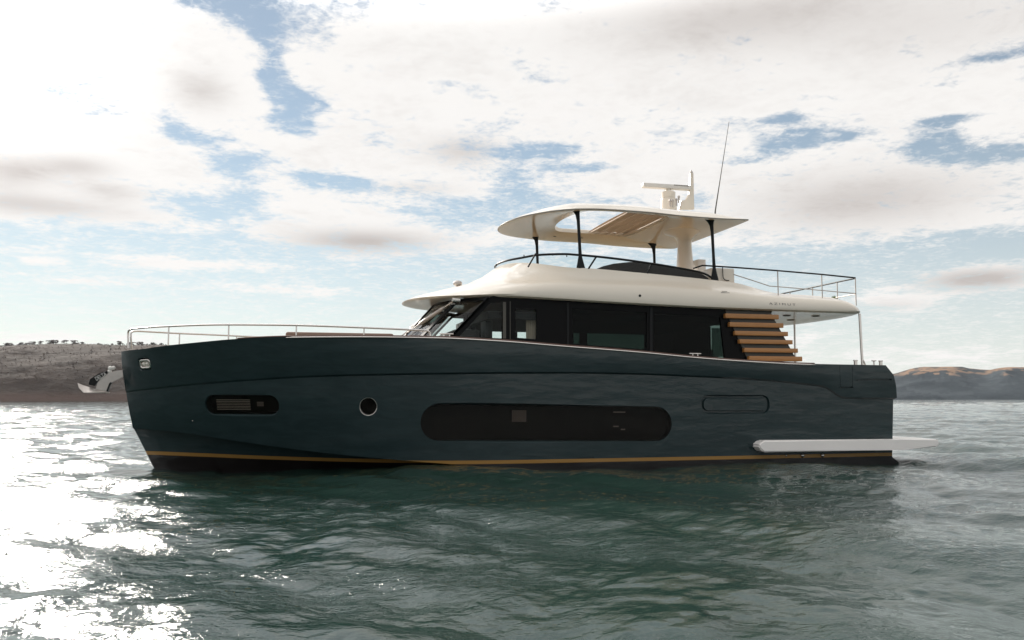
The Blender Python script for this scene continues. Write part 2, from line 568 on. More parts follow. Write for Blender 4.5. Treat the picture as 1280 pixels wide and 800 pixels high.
R2 = [midrow(f) for f in (0.17, 0.33, 0.5, 0.67, 0.84)]
R3 = row(-8.245, xe['c'], f_chine, b_chine)
ins = lambda x: 0.10 + 0.38 * np.clip((2 - x) / 6, 0, 1) * np.clip((x + 8.4) / 1.6, 0.1, 1)
R3b = row(-8.215, xe['c'], lambda x: f_chine(x) - 0.015, b_chine, ins)
bl = breadth(-7.35, 9.6, 1.6, 1.2, 1.8)
R4 = row(-7.45, xe['c'], lambda x: np.full_like(x, -0.62), bl)
R5 = row(-7.2, xe['c'], lambda x: np.full_like(x, -1.0), lambda x: np.full_like(x, 0.05))
rows = [R0, RA, RB, R1, R1b] + R2 + [R3, R3b, R4, R5]
bm = bmesh.new()
near = [[bm.verts.new((r[0][i], -r[1][i], r[2][i])) for r in rows] for i in range(NS)]
far = [[bm.verts.new((r[0][i], r[1][i], r[2][i])) for r in rows] for i in range(NS)]
nr = len(rows)
for i in range(NS - 1):
    for k in range(nr - 1):
        bm.faces.new((near[i][k], near[i + 1][k], near[i + 1][k + 1], near[i][k + 1]))
        bm.faces.new((far[i][k], far[i][k + 1], far[i + 1][k + 1], far[i + 1][k]))
    bm.faces.new((near[i][0], far[i][0], far[i + 1][0], near[i + 1][0]))
    bm.faces.new((near[i][-1], near[i + 1][-1], far[i + 1][-1], far[i][-1]))
for i in (0, NS - 1):
    for k in range(nr - 1):
        bm.faces.new((near[i][k], near[i][k + 1], far[i][k + 1], far[i][k]))
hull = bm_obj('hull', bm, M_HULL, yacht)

# surface look-up on the hull side
_dg = bpy.context.evaluated_depsgraph_get()
_bm = bmesh.new()
_bm.from_mesh(hull.data)
BV = BVHTree.FromBMesh(_bm)
_bm.free()


def hit(u, v):
    d = Vector(pix_dir(u, v)).normalized()
    loc, nor, _, _ = BV.ray_cast(Vector(CAM), d)
    return loc, nor


class Frame:
    """local frame on the hull side: x aft, y up, z outward"""
    def __init__(s, u, v, ul, ur):
        s.o, n = hit(u, v)
        a, _ = hit(ul, v)
        b, _ = hit(ur, v)
        s.x = (b - a).normalized()
        s.z = (n - s.x * n.dot(s.x)).normalized()
        s.y = s.z.cross(s.x).normalized()
        if s.y.z < 0:
            s.y = -s.y

    def p(s, x, y, z):
        return s.o + s.x * x + s.y * y + s.z * z

    def of(s, u, v):
        loc, _ = hit(u, v)
        d = loc - s.o
        return d.dot(s.x), d.dot(s.y)


def stadium(hw, hh, r=None, n=10, cx=0.0, cy=0.0):
    r = min(hh if r is None else r, hw, hh)
    pts = []
    for q, (sx, sy) in enumerate(((1, 1), (-1, 1), (-1, -1), (1, -1))):
        for k in range(n + 1):
            a = math.pi / 2 * (q + k / n)
            pts.append((cx + sx * (hw - r) + r * math.cos(a), cy + sy * (hh - r) + r * math.sin(a)))
    return pts


def loft(fr, loops, mat_=None, name='cutter', parent=None, cap0=True, cap1=True, smooth=None):
    """loops: list of (pts2d, z) of equal length"""
    bm = bmesh.new()
    rings = [[bm.verts.new(fr.p(x, y, z)) for x, y in pts] for pts, z in loops]
    n = len(rings[0])
    for a, b in zip(rings, rings[1:]):
        for j in range(n):
            bm.faces.new((a[j], a[(j + 1) % n], b[(j + 1) % n], b[j]))
    if cap0:
        bm.faces.new(rings[0][::-1])
    if cap1:
        bm.faces.new(rings[-1])
    return bm_obj(name, bm, mat_, parent, smooth)


cutters, todo = [], []


def hull_window(u0, u1, v0, v1, rfac=1.0, slope=0.0, depth=0.30, lip=0.045):
    uc, vc = (u0 + u1) / 2, (v0 + v1) / 2
    fr = Frame(uc, vc, u0, u1)
    if slope:
        a, _ = hit(u0, vc - slope / 2)
        b, _ = hit(u1, vc + slope / 2)
        fr.x = (b - a).normalized()
        fr.z = (fr.z - fr.x * fr.z.dot(fr.x)).normalized()
        fr.y = fr.z.cross(fr.x).normalized()
        if fr.y.z < 0:
            fr.y = -fr.y
    xl, _ = fr.of(u0, vc)
    xr, _ = fr.of(u1, vc)
    _, yt = fr.of(uc, v0)
    _, yb = fr.of(uc, v1)
    hw, hh = (xr - xl) / 2, (yt - yb) / 2
    cx, cy = (xr + xl) / 2, (yt + yb) / 2
    L = lambda g, z: (stadium(hw + g, hh + g, (hh + g) * rfac, cx=cx, cy=cy), z)
    cutters.append(loft(fr, [L(lip * 2.2, 0.10), L(lip, 0.012), L(lip * 0.3, -0.03), L(0, -0.075), L(0, -depth)]))
    return fr, hw, hh, cx, cy


wins = {}
wins['long'] = hull_window(526, 839.5, 507, 551, 1.0, slope=2.0)
wins['bow'] = hull_window(257, 348, 495, 518.5, 0.95, slope=0.5)
wins['port'] = hull_window(450, 470.5, 498, 519, 1.0, depth=0.2, lip=0.03)
wins['light'] = hull_window(174, 187, 448.5, 462, 0.55, slope=-1, depth=0.12, lip=0.035)
# pressed oval groove
fr = Frame(919.5, 505.5, 878, 961)
xl, _ = fr.of(877.5, 505.5)
xr, _ = fr.of(962, 505.5)
_, yt = fr.of(919.5, 494.8)
_, yb = fr.of(919.5, 516.6)
hw, hh = (xr - xl) / 2, (yt - yb) / 2
bm = bmesh.new()
ring_prof = [(0.035, 0.05), (0.015, -0.004), (-0.005, -0.055), (-0.05, -0.055), (-0.064, -0.004), (-0.075, 0.05)]
rings = [[bm.verts.new(fr.p(x, y, z)) for x, y in stadium(hw + g, hh + g, (hh + g) * 0.85)] for g, z in ring_prof]
n = len(rings[0])
for a, b in zip(rings, rings[1:] + rings[:1]):
    for j in range(n):
        bm.faces.new((a[j], a[(j + 1) % n], b[(j + 1) % n], b[j]))
cutters.append(bm_obj('cutter', bm))


def groove(px, wid, dep=0.03):
    """thin cut along a photo polyline on the hull"""
    ps = []
    for (u, v) in px:
        loc, nn_ = hit(u, v)
        ps.append((loc, nn_))
    bm = bmesh.new()
    rr = []
    for i, (p, nn_) in enumerate(ps):
        t = (ps[min(i + 1, len(ps) - 1)][0] - ps[max(i - 1, 0)][0]).normalized()
        s = t.cross(nn_).normalized() * wid / 2
        rr.append([bm.verts.new(q) for q in (p + s + nn_ * 0.06, p - s + nn_ * 0.06, p - s * 0.5 - nn_ * dep, p + s * 0.5 - nn_ * dep)])
    for a, b in zip(rr, rr[1:]):
        for j in range(4):
            bm.faces.new((a[j], a[(j + 1) % 4], b[(j + 1) % 4], b[j]))
    bm.faces.new(rr[0][::-1])
    bm.faces.new(rr[-1])
    cutters.append(bm_obj('cutter', bm))


groove([(1070, 475.2), (1085, 474.6), (1100, 474.4), (1115, 474.5)], 0.045, 0.05)
groove([(1049.5, 457.5), (1050, 470), (1050.5, 483)], 0.014, 0.015)
groove([(1065.5, 457.5), (1065.5, 470), (1065.5, 483)], 0.014, 0.015)
groove([(1050, 484.2), (1066, 484.2)], 0.045, 0.05)
groove([(724, 572.6), (742, 572.4)], 0.035, 0.04)
boolean(hull, cutters)
resmooth(hull, 24)

# hull glazing
def win_parts(key, mglass=M_GDARK, zpane=-0.062, rf=1.0, back=0.27):
    fr, hw, hh, cx, cy = wins[key]
    L = lambda g, z: (stadium(hw + g, hh + g, (hh + g) * rf, cx=cx, cy=cy), z)
    win = loft(fr, [L(0.004, zpane), L(0.004, zpane - 0.006)], mglass, 'hull_window', yacht)
    loft(fr, [L(-0.004, zpane - 0.02), L(-0.004, -back)], M_DARK, 'lining', win, cap0=False)
    return win, fr, hw, hh, cx, cy


win, fr, hw, hh, cx, cy = win_parts('long')
bm = bmesh.new()
for (u, wd) in ((643, 18),):
    x0, y0 = fr.of(u, 513)
    x1, y1 = fr.of(u + wd, 528)
    for k in range(9):
        xa = x0 + (x1 - x0) * k / 9
        xb = xa + (x1 - x0) / 9 * 0.8
        vs = [bm.verts.new(fr.p(x, y, z)) for x, y, z in ((xa, y0, -0.22), (xb, y0, -0.20), (xb, y1, -0.20), (xa, y1, -0.22))]
        bm.faces.new(vs)
bm_obj('curtain', bm, M_DIM, win)
# inner fittings seen through the glass
x0, y0 = fr.of(777, 525)
for (xa, ya, ln) in ((-0.15, 0.19, 0.30), (-0.15, -0.14, 0.14), (0.04, -0.21, 0.11)):
    q0 = [fr.p(x0 + xa + dx_, y0 + ya + dy_, -0.19) for dx_, dy_ in ((0, 0), (ln, 0), (ln, -0.03), (0, -0.03))]
    bm = bmesh.new()
    bm.faces.new([bm.verts.new(c) for c in q0])
    bm_obj('inner_shelf', bm, M_DIM, win)

win, fr, hw, hh, cx, cy = win_parts('bow', rf=0.95)
bm = bmesh.new()
x0, y0 = fr.of(268, 500.5)
x1, y1 = fr.of(311, 514)
for k in range(7):
    y = y0 + (y1 - y0) * k / 6.5
    h = abs(y1 - y0) / 11
    vs = [bm.verts.new(fr.p(a, b, c)) for a, b, c in ((x0, y, -0.10), (x1, y, -0.10), (x1, y - h, -0.115), (x0, y - h, -0.115))]
    bm.faces.new(vs)
bm_obj('blind', bm, M_BLIND, win)
bm = bmesh.new()
x0, y0 = fr.of(318, 504)
x1, y1 = fr.of(327, 510)
for k in range(3):
    y = y0 + (y1 - y0) * k / 3
    vs = [bm.verts.new(fr.p(a, b, -0.13)) for a, b in ((x0, y), (x1, y), (x1, y - 0.03), (x0, y - 0.03))]
    bm.faces.new(vs)
bm_obj('wall_vent', bm, M_DIM, win)

win, fr, hw, hh, cx, cy = win_parts('port', back=0.18)
win.name = 'porthole'
bm = bmesh.new()
tube(bm, [fr.p(cx + (hw + 0.012) * math.cos(a), cy + (hh + 0.012) * math.sin(a), -0.035) for a in np.linspace(0, 2 * math.pi, 41)], 0.014, 8, cap=False)
bm_obj('porthole_rim', bm, M_CHROME, win, 60)

fr, hw, hh, cx, cy = wins['light']
bm = bmesh.new()
pts = stadium(hw * 0.95, hh * 0.72, hh * 0.5, cx=cx, cy=cy)
tube(bm, [fr.p(x, y, -0.035) for x, y in pts + pts[:1]], 0.028, 8, cap=False)
fl = bm_obj('bow_fairlead', bm, M_CHROME, yacht, 60)
bm = bmesh.new()
a = [bm.verts.new(fr.p(x, y, -0.06)) for x, y in stadium(hw * 0.9, hh * 0.68, hh * 0.4, cx=cx, cy=cy)]
bm.faces.new(a)
for dxx in (-0.055, 0.05):
    o_ = fr.p(cx + dxx, cy, -0.05)
    bmesh.ops.create_uvsphere(bm, u_segments=12, v_segments=8, radius=0.045, matrix=Matrix.Translation(o_))
bm_obj('lamp_lens', bm, M_LAMP, fl, 60)

for (u, v, r, nm) in ((241, 526, 0.016, 'drain_outlet'), (982.5, 569.6, 0.022, 'drain_outlet'), (1002.5, 569.3, 0.05, 'exhaust_outlet'), (1027.5, 569, 0.05, 'exhaust_outlet')):
    p, nn_ = hit(u, v)
    bm = bmesh.new()
    bmesh.ops.create_uvsphere(bm, u_segments=14, v_segments=8, radius=r, matrix=Matrix.Translation(p + nn_ * r * 0.3))
    bm_obj(nm, bm, M_CHROME, yacht, 60)

# cap rail: stainless strip with a teak edge above it
def sheer_pt(x, off=0.0, dz=0.0, side=-1):
    return Vector((x, side * (float(b_sheer(x)) + off), float(f_sheer(x)) + dz))


xa, xb = hit(357, 424)[0].x, hit(1019, 458)[0].x
for side in (-1, 1):
    xs_ = np.linspace(xa, xb, 90)
    bm = bmesh.new()
    tube(bm, [sheer_pt(x, 0.008, -0.022, side) for x in xs_], [0.004] + [0.021] * 88 + [0.004], 8)
    cr = bm_obj('rubbing_strip', bm, M_CHROME, yacht, 60)
    bm = bmesh.new()
    tube(bm, [sheer_pt(x, -0.03, 0.008, side) for x in np.linspace(xa - 1.0, xb, 90)], 0.02, 8)
    bm_obj('cap_rail', bm, M_DTEAK, yacht, 60)

# teak deck laid just above the hull's top face
bm = bmesh.new()
xs_ = np.linspace(-8.2, xe['s'] - 0.15, 120)
L_ = [(bm.verts.new((x, -(b_sheer(x) - 0.12), f_sheer(x) + 0.006)), bm.verts.new((x, b_sheer(x) - 0.12, f_sheer(x) + 0.006))) for x in xs_]
for a, b in zip(L_, L_[1:]):
    bm.faces.new((a[0], b[0], b[1], a[1]))
bm_obj('deck', bm, M_DECK, yacht)

# foredeck sun pad
bm = bmesh.new()
x0, _ = XZ(357, 418, -0.9)
x1, _ = XZ(492, 418, -0.9)
z0 = float(f_sheer((x0 + x1) / 2))
box(bm, x0, x1, -0.95, 0.95, z0 - 0.02, XZ(420, 415.8, -0.9)[1], 0.06, 3)
bm_obj('foredeck_sunpad', bm, M_PAD, yacht, 50)

# ---------------- bow rail
YR = lambda x: -(max(float(b_sheer(x)) - 0.14, 0.05))


def rail_px(pts):
    out = []
    for (u, v) in pts:
        x = PY(u, v, -1.5)[0]
        for _ in range(60):
            x = 0.6 * x + 0.4 * PY(u, v, YR(x))[0]
        p = PY(u, v, YR(x))
        out.append(Vector(p))
    return out


rp = rail_px([(160.5, 435), (160, 420), (160.8, 413.5), (166, 411), (190, 409), (210, 408), (250, 406.4), (290, 405.9), (370, 406.6), (455, 409.6), (525, 412.8), (534, 413.6), (537.5, 416), (538, 420)])
stn = [(211, 408), (286, 406), (370.5, 406.6), (455, 409.6)]
for side in (-1, 1):
    mir = lambda p: Vector((p.x, -p.y * side * -1 * -1 if False else p.y * (1 if side < 0 else -1), p.z))
    bm = bmesh.new()
    base = [mir(p) for p in rp]
    tube(bm, base[:1] + smooth_path(base[1:4], 5)[:-1] + smooth_path(base[3:], 4), 0.022, 8)
    rail = bm_obj('bow_rail', bm, M_CHROME, yacht, 60)
    for (u, v) in stn:
        p = mir(rail_px([(u, v)])[0])
        bm = bmesh.new()
        tube(bm, [(p.x, p.y, p.z - 0.015), (p.x, p.y, float(f_sheer(p.x)) - 0.01)], 0.016, 8)
        bm_obj('stanchion', bm, M_CHROME, rail, 60)


def cleat(p, s=1.0, ax=Vector((1, 0, 0))):
    bm = bmesh.new()
    for k in (-0.07, 0.07):
        tube(bm, [p + ax * k * s, p + ax * k * s + Vector((0, 0, 0.085 * s))], 0.017 * s, 8)
    q = p + Vector((0, 0, 0.09 * s))
    tube(bm, [q - ax * 0.17 * s, q - ax * 0.15 * s, q + ax * 0.15 * s, q + ax * 0.17 * s], [0.008, 0.019 * s, 0.019 * s, 0.008], 8)
    bm_obj('cleat', bm, M_CHROME, yacht, 60)


for u in (559, 871.5):
    x = hit(u, 450)[0].x
    for sd in (-1, 1):
        cleat(sheer_pt(x, -0.10, 0.0, sd), 0.92)
# stern fittings
for u, kind in ((1069.5, 'bollard'), (1092.5, 'mushroom'), (1101, 'bollard')):
    x = float(PY(u, 455, -2.3)[0])
    for sd in (-1, 1):
        bm = bmesh.new()
        if kind == 'bollard':
            lathe(bm, [(0.045, -0.01), (0.045, 0.10), (0.058, 0.105), (0.058, 0.125), (0.04, 0.135)], x, sd * 2.3, float(f_sheer(x)), 14)
        else:
            lathe(bm, [(0.04, -0.01), (0.02, 0.02), (0.02, 0.10), (0.065, 0.115), (0.06, 0.13)], x, sd * 2.3, float(f_sheer(x)), 14)
        bm_obj('mooring_bollard', bm, M_CHROME, yacht, 50)

# ---------------- deckhouse
YW = 2.05
ZB = 2.5


def wall(side):
    y0, y1 = (-YW, -YW + 0.07) if side < 0 else (YW - 0.07, YW)
    pts = [XZ(561, 422, -YW), XZ(609, 373.0, -YW), XZ(625, 366, -YW), XZ(700, 366, -YW), XZ(800, 374, -YW), XZ(930, 384, -YW), XZ(966, 386, -YW)]
    xe_, ze_ = XZ(945, 452, -YW)
    pts = [(pts[0][0] - 0.2, ZB)] + pts[:0] + [(pts[0][0], pts[0][1])] + pts[1:] + [(xe_, ZB)]
    bm = bmesh.new()
    prism(bm, pts, y0, y1)
    return bm_obj('deckhouse_side', bm, M_BLACKW, yacht)


def quad(px, Y):
    return [XZ(u, v, Y) for u, v in px]


NEAR_W = [([(574, 420.5), (613, 378.5), (628, 377.3), (628, 423)], M_GCLEAR), ([(644.5, 386), (670.5, 387), (670.5, 424), (644.5, 422)], M_GCLEAR),
          ([(715.5, 385.5), (808.5, 390.5), (808.5, 437), (715.5, 430)], M_GTINT), ([(818, 391), (900, 396), (906, 448), (818, 440)], M_GTINT)]
FAR_W = [([(531, 421), (552, 397), (579, 398.5), (579, 421)], M_GCLEAR), ([(604, 408.7), (626.5, 409.8), (627, 424), (604, 424)], M_GCLEAR), ([(646, 412), (672, 412), (672, 424), (646, 424)], M_GCLEAR),
         ([(716, 414.7), (723.5, 415), (723.5, 430), (716, 430)], M_GTINT), ([(733, 416), (805, 419), (805, 438), (733, 438)], M_GTINT),
         ([(889, 410), (907.5, 410.5), (910, 446), (889, 446)], M_GTINT)]
for side, lst in ((-1, NEAR_W), (1, FAR_W)):
    wl = wall(side)
    cs, panes = [], []
    Y = side * YW
    for px, mg in lst:
        q = quad(px, Y)
        bm = bmesh.new()
        prism(bm, q, Y - 0.2, Y + 0.2)
        cs.append(bm_obj('cutter', bm))
        panes.append((q, mg))
    boolean(wl, cs)
    for q, mg in panes:
        bm = bmesh.new()
        cxm = sum(p[0] for p in q) / 4
        prism(bm, q, Y - side * 0.028, Y - side * 0.036)
        pn = bm_obj('side_window', bm, mg, yacht)
# grey trim strip, door seam
bm = bmesh.new()
q = quad([(628.6, 377.5), (632.4, 377.5), (632.4, 423), (628.6, 423)], -YW)
prism(bm, q, -YW - 0.012, -YW + 0.01)
bm_obj('window_post', bm, M_GREY, yacht)
bm = bmesh.new()
q = quad([(637.3, 376.5), (638.1, 376.5), (638.1, 424), (637.3, 424)], -YW)
prism(bm, q, -YW - 0.004, -YW + 0.01)
bm_obj('door_seam', bm, M_GREY, yacht)
bm = bmesh.new()
q = quad([(812, 384), (815.5, 384), (815.5, 442), (812, 442)], -YW)
prism(bm, q, -YW - 0.02, -YW + 0.01, 0.006)
bm_obj('window_frame', bm, M_BLACK, yacht)
bm = bmesh.new()
q = quad([(708.5, 378), (711, 378), (711, 433), (708.5, 433)], -YW)
prism(bm, q, -YW - 0.016, -YW + 0.01, 0.005)
bm_obj('window_frame', bm, M_BLACK, yacht)
# interior: sole, back bulkhead, ceiling liner, helm, seats, curtain
xw0 = XZ(563, 421, -YW)[0]
xw1 = XZ(950, 440, -YW)[0]
bm = bmesh.new()
box(bm, xw0 + 0.9, xw1 - 0.9, -YW + 0.09, YW - 0.09, 3.42, 3.60)
box(bm, xw1 - 0.9, xw1 - 0.85, -1.1, 1.1, 2.6, 3.42)
bm_obj('saloon_liner', bm, M_DARK, yacht)
bm = bmesh.new()
box(bm, xw0 + 0.15, xw0 + 0.75, -1.7, 1.7, 2.9, 3.18, 0.05)
bm_obj('helm_console', bm, M_CUSH, yacht, 50)
for ys in (-1.2, 0.7):
    bm = bmesh.new()
    box(bm, xw0 + 0.95, xw0 + 1.12, ys - 0.3, ys + 0.3, 2.9, 3.52, 0.05)
    bm_obj('helm_seat', bm, M_CUSH, yacht, 50)
bm = bmesh.new()
xc0, xc1 = XZ(657.5, 400, -1.75)[0], XZ(671.5, 400, -1.75)[0]
prev = None
for k in range(25):
    x = xc0 + (xc1 - xc0) * k / 24
    y = -1.75 + 0.025 * math.sin(k * 1.5)
    a, b = bm.verts.new((x, y, 2.9)), bm.verts.new((x, y, 3.62))
    if prev:
        bm.faces.new((prev[0], a, b, prev[1]))
    prev = (a, b)
bm_obj('curtain', bm, M_CURT, yacht, 80)

# windscreen: raked panes between mullions
B0, B1 = np.array([XZ(498, 419, 0)[0], 0, 2.93]), np.array([*XZ(563, 421.5, -YW), 0])
T1 = np.array(XZ(609, 373.5, -YW))
rake = T1[0] - B1[0]


def ws(f, h, side=-1, off=0.0):
    """f: 0 centre .. 1 corner, h: 0 bottom .. 1 top"""
    y = YW * math.sin(f * math.pi / 2) ** 0.9 if f > 0 else 0.0
    e = (y / YW) ** 2.4
    xb = B0[0] + (B1[0] - B0[0]) * e
    zb = B0[2] + (B1[1] - B0[2]) * e
    zt = T1[1] + 0.02
    return Vector((xb + rake * 1.02 * h - off, side * y, zb + (zt - zb) * h + off * 0.7))


for side in (-1, 1):
    cuts = [0.02, 0.36, 0.40, 0.955] if True else []
    for a0, a1 in ((0.02, 0.40), (0.44, 0.955)):
        bm = bmesh.new()
        g = [[bm.verts.new(ws(a0 + (a1 - a0) * i / 12, h / 6 * 0.9 + 0.04, side)) for h in range(7)] for i in range(13)]
        for i in range(12):
            for h in range(6):
                bm.faces.new((g[i][h], g[i + 1][h], g[i + 1][h + 1], g[i][h + 1]))
        bm_obj('windscreen', bm, M_GCLEAR, yacht, 60)
    for a0, a1 in ((-0.0, 0.02), (0.40, 0.44), (0.955, 1.0)):
        bm = bmesh.new()
        vs = []
        for h in (-0.05, 1.0):
            for off in (0.02, -0.03):
                for aa in (max(a0, 0), a1):
                    vs.append(bm.verts.new(ws(aa, h, side, off)))
        for f in ((0, 1, 3, 2), (4, 6, 7, 5), (0, 4, 5, 1), (2, 3, 7, 6), (0, 2, 6, 4), (1, 5, 7, 3)):
            bm.faces.new([vs[i] for i in f])
        bm_obj('mullion', bm, M_BLACK, yacht)
    bm = bmesh.new()
    for h0, h1 in ((-0.05, 0.04), (0.94, 1.02)):
        g = [[bm.verts.new(ws(i / 16, h, side, o_)) for h, o_ in ((h0, 0.012), (h1, 0.012), (h1, -0.03), (h0, -0.03))] for i in range(17)]
        for i in range(16):
            for j in range(4):
                bm.faces.new((g[i][j], g[i + 1][j], g[i + 1][(j + 1) % 4], g[i][(j + 1) % 4]))
    bm_obj('windscreen_frame', bm, M_BLACK, yacht)

# windscreen wipers hung from the brow, parked against the glass
for side in (-1, 1):
    pv = ws(0.50, 0.93, side, 0.10)
    tip = ws(0.12, 0.15, side, 0.07)
    bm = bmesh.new()
    box(bm, pv.x - 0.10, pv.x + 0.10, pv.y - 0.09, pv.y + 0.09, pv.z - 0.06, pv.z + 0.08, 0.03)
    wp = bm_obj('windscreen_wiper', bm, M_CHROME, yacht, 50)
    bm = bmesh.new()
    tube(bm, [pv, pv.lerp(tip, 0.5), tip], [0.022, 0.02, 0.012], 8)
    bm_obj('wiper_arm', bm, M_CHROME, wp, 50)
    bm = bmesh.new()
    a_, b_ = pv.lerp(tip, 0.20), pv.lerp(tip, 0.72)
    tube(bm, [a_, a_.lerp(b_, 0.1), a_.lerp(b_, 0.9), b_], [0.02, 0.055, 0.05, 0.015], 8)
    bm_obj('wiper_blade', bm, M_GALV, wp, 50)
# chrome tubes added to stand for the bright reflections under the brow
for side in (-1, 1):
    bm = bmesh.new()
    h0 = Vector((ws(0.55, 1, side).x - 0.35, side * 1.25, 3.80))
    for k, l in ((0, 0.42), (0.10, 0.34)):
        a_ = h0 + Vector((0.0, side * k, 0.0))
        tube(bm, [a_, a_ + Vector((0.06, 0, 0.0)), a_ + Vector((0.14, 0, 0.01)), a_ + Vector((l, 0, 0.02))], [0.055, 0.04, 0.022, 0.018], 12)
    bm_obj('brow_gleam', bm, M_CHROME, yacht, 60)

# grey wing panel and teak louvre slats
bm = bmesh.new()
prism(bm, quad([(906, 386.5), (962.5, 389), (997, 452), (936, 452)], -YW - 0.03), -YW - 0.03, -YW - 0.004)
bm_obj('side_wing', bm, M_GREY, yacht)
bm = bmesh.new()
prism(bm, quad([(906, 386.5), (962.5, 389), (997, 452), (936, 452)], -YW - 0.03), YW + 0.004, YW + 0.03)
bm_obj('side_wing', bm, M_GREY, yacht)
SL = [(906.9, 390, 396, 973.6, 395, 400.6), (912.3, 401.2, 407, 979.5, 405.4, 411), (919, 412, 418, 985.2, 416.2, 421), (924.7, 422.6, 428.4, 991, 426.5, 431.2), (930.6, 433.4, 439.3, 997.6, 437, 441.7), (936.6, 443.6, 450, 1003, 447, 452.5)]
for (ul, vt, vb, ur, wt, wb) in SL:
    bm = bmesh.new()
    Yo = -YW - 0.13
    xa, za = XZ(ul, vt, Yo)
    xb, zb = XZ(ul, vb, Yo)
    xc_, zc = XZ(ur, wt, Yo)
    xd, zd = XZ(ur, wb, Yo)
    x0, x1 = (xa + xb) / 2, (xc_ + xd) / 2
    zt, zbm = (za + zc) / 2, (zb + zd) / 2
    box(bm, x0, x1, Yo, Yo + 0.115, zbm, zt, 0.008, 2)
    sl_ = bm_obj('teak_slat', bm, M_TEAK, yacht, 50)
    o2 = sl_.copy()
    o2.scale.y = -1
    COL.objects.link(o2)

# ---------------- flybridge body (closed rings from rim up to the coaming)
def plan(xn, xa, wid, lf, pf, ra, pa, nf=34, ns=46, na=18, taper=0.0):
    """near-side half outline from nose to stern, as (x, y>=0)"""
    out = []
    for k in range(nf):
        a = (math.pi / 2) * (k / nf)
        out.append((xn + lf * (1 - math.cos(a) ** (2 / pf)), wid * math.sin(a) ** (2 / pf)))
    x0, x1 = xn + lf, xa - ra
    for k in range(ns):
        out.append((x0 + (x1 - x0) * k / ns, wid))
    for k in range(na + 1):
        a = (math.pi / 2) * (k / na)
        out.append((x1 + ra * math.sin(a) ** (2 / pa), wid * max(math.cos(a), 0.0) ** (2 / pa)))
    return [(x, y * (1 - taper * max(0, (x - 5) / 4.7) ** 2)) for x, y in out]


f_rim = hermite([-2.3, -1.0, -0.27, 1.27, 3.27, 5.37, 7.57, 9.9], [3.93, 3.925, 3.915, 3.865, 3.805, 3.76, 3.74, 3.735])
crease_px = [(585, 362), (640, 353.5), (700, 351.8), (800, 355), (860, 359), (900, 362.5), (950, 368.5), (1000, 371.5), (1040, 374), (1075, 380.5), (1090, 386)]
top_px = [(619, 336), (660, 333.2), (720, 334.6), (800, 341), (890, 350), (921, 354), (940, 359), (958, 364), (975, 367), (1010, 369), (1040, 371.8), (1060, 375.3), (1078, 381), (1090, 386.2)]
q = [XZ(u, v, -2.02) for u, v in crease_px]
f_cr = hermite([a for a, b in q], [b for a, b in q])
q = [XZ(u, v, -1.88) for u, v in top_px]
f_top = hermite([a for a, b in q], [b for a, b in q])
nose = {k: XZ(u, v, 0) for k, (u, v) in dict(a=(503, 380), b=(516, 373.5), c=(545, 365.5), d=(577, 359.5), e=(602, 347), f=(619.5, 336)).items()}


def zmix(f, nz_, span):
    """ring height: f(x) along the side, easing to the nose height at the front"""
    def g(x, xn):
        t = min(max((x - xn) / span, 0.0), 1.0)
        t = t * t * (3 - 2 * t)
        return nz_ * (1 - t) + float(f(x)) * t
    return g


def fr_(k, lo):       # fascia height between rim and crease
    return lambda x: f_rim(x) + np.maximum(f_cr(x) - f_rim(x), 0.03) * k + lo


rings_def = [
    (-1.85, 9.40, 2.02, zmix(lambda x: f_rim(x) + 0.012, 3.94, 1.0), 3.4),
    (-2.02, 9.66, 2.20, zmix(f_rim, 3.925, 1.0), 3.5),
    (-2.10, 9.76, 2.26, zmix(lambda x: f_rim(x) + 0.035, 3.945, 1.0), 3.5),
    (-2.11, 9.78, 2.275, zmix(fr_(0.22, 0), 3.965, 1.4), 3.5),
    (nose['b'][0] - 0.05, 9.74, 2.26, zmix(fr_(0.5, 0), nose['b'][1], 1.8), 3.4),
    (nose['c'][0], 9.64, 2.20, zmix(fr_(0.82, 0), nose['c'][1], 2.4), 3.0),
    (nose['d'][0] - 0.12, 9.52, 2.10, zmix(f_cr, nose['d'][1] - 0.01, 2.6), 2.5),
    (nose['d'][0], 9.48, 2.05, zmix(lambda x: f_cr(x) + 0.03 * np.clip((8 - x) / 2, 0, 1), nose['d'][1] + 0.02, 2.4), 2.45),
    (nose['e'][0], 9.40, 1.97, zmix(lambda x: 0.42 * f_cr(x) + 0.58 * f_top(x), nose['e'][1], 2.0), 2.3),
    (nose['f'][0], 9.33, 1.89, zmix(f_top, nose['f'][1] + 0.02, 1.6), 2.2),
    (nose['f'][0] + 0.06, 9.25, 1.83, zmix(lambda x: f_top(x) + 0.004, nose['f'][1] + 0.02, 1.6), 2.2),
    (nose['f'][0] + 0.12, 9.2, 1.78, zmix(lambda x: np.minimum(f_top(x) - 0.01, 4.17), 4.17, 0.5), 2.2),
]
bm = bmesh.new()
rows_n, rows_f = [], []
for (xn, xa, wd, zf, lf) in rings_def:
    pl = plan(xn, xa, wd, lf, 2.35, 0.7, 2.6, taper=0.02)
    rn = [bm.verts.new((x, -y, zf(x, xn))) for x, y in pl]
    rf = [rn[0]] + [bm.verts.new((x, y, zf(x, xn))) for x, y in pl[1:-1]] + [rn[-1]]
    rows_n.append(rn)
    rows_f.append(rf)


def skin(bm, ra, rb):
    for i in range(len(ra) - 1):
        vs = []
        for v in (ra[i], ra[i + 1], rb[i + 1], rb[i]):
            if v not in vs:
                vs.append(v)
        if len(vs) > 2:
            bm.faces.new(vs)


for A in (rows_n, rows_f):
    for a, b in zip(A, A[1:]):
        skin(bm, a, b)
skin(bm, rows_n[0], rows_f[0])
skin(bm, rows_n[-1], rows_f[-1])
fly = bm_obj('flybridge', bm, M_WHITE, yacht, 38)

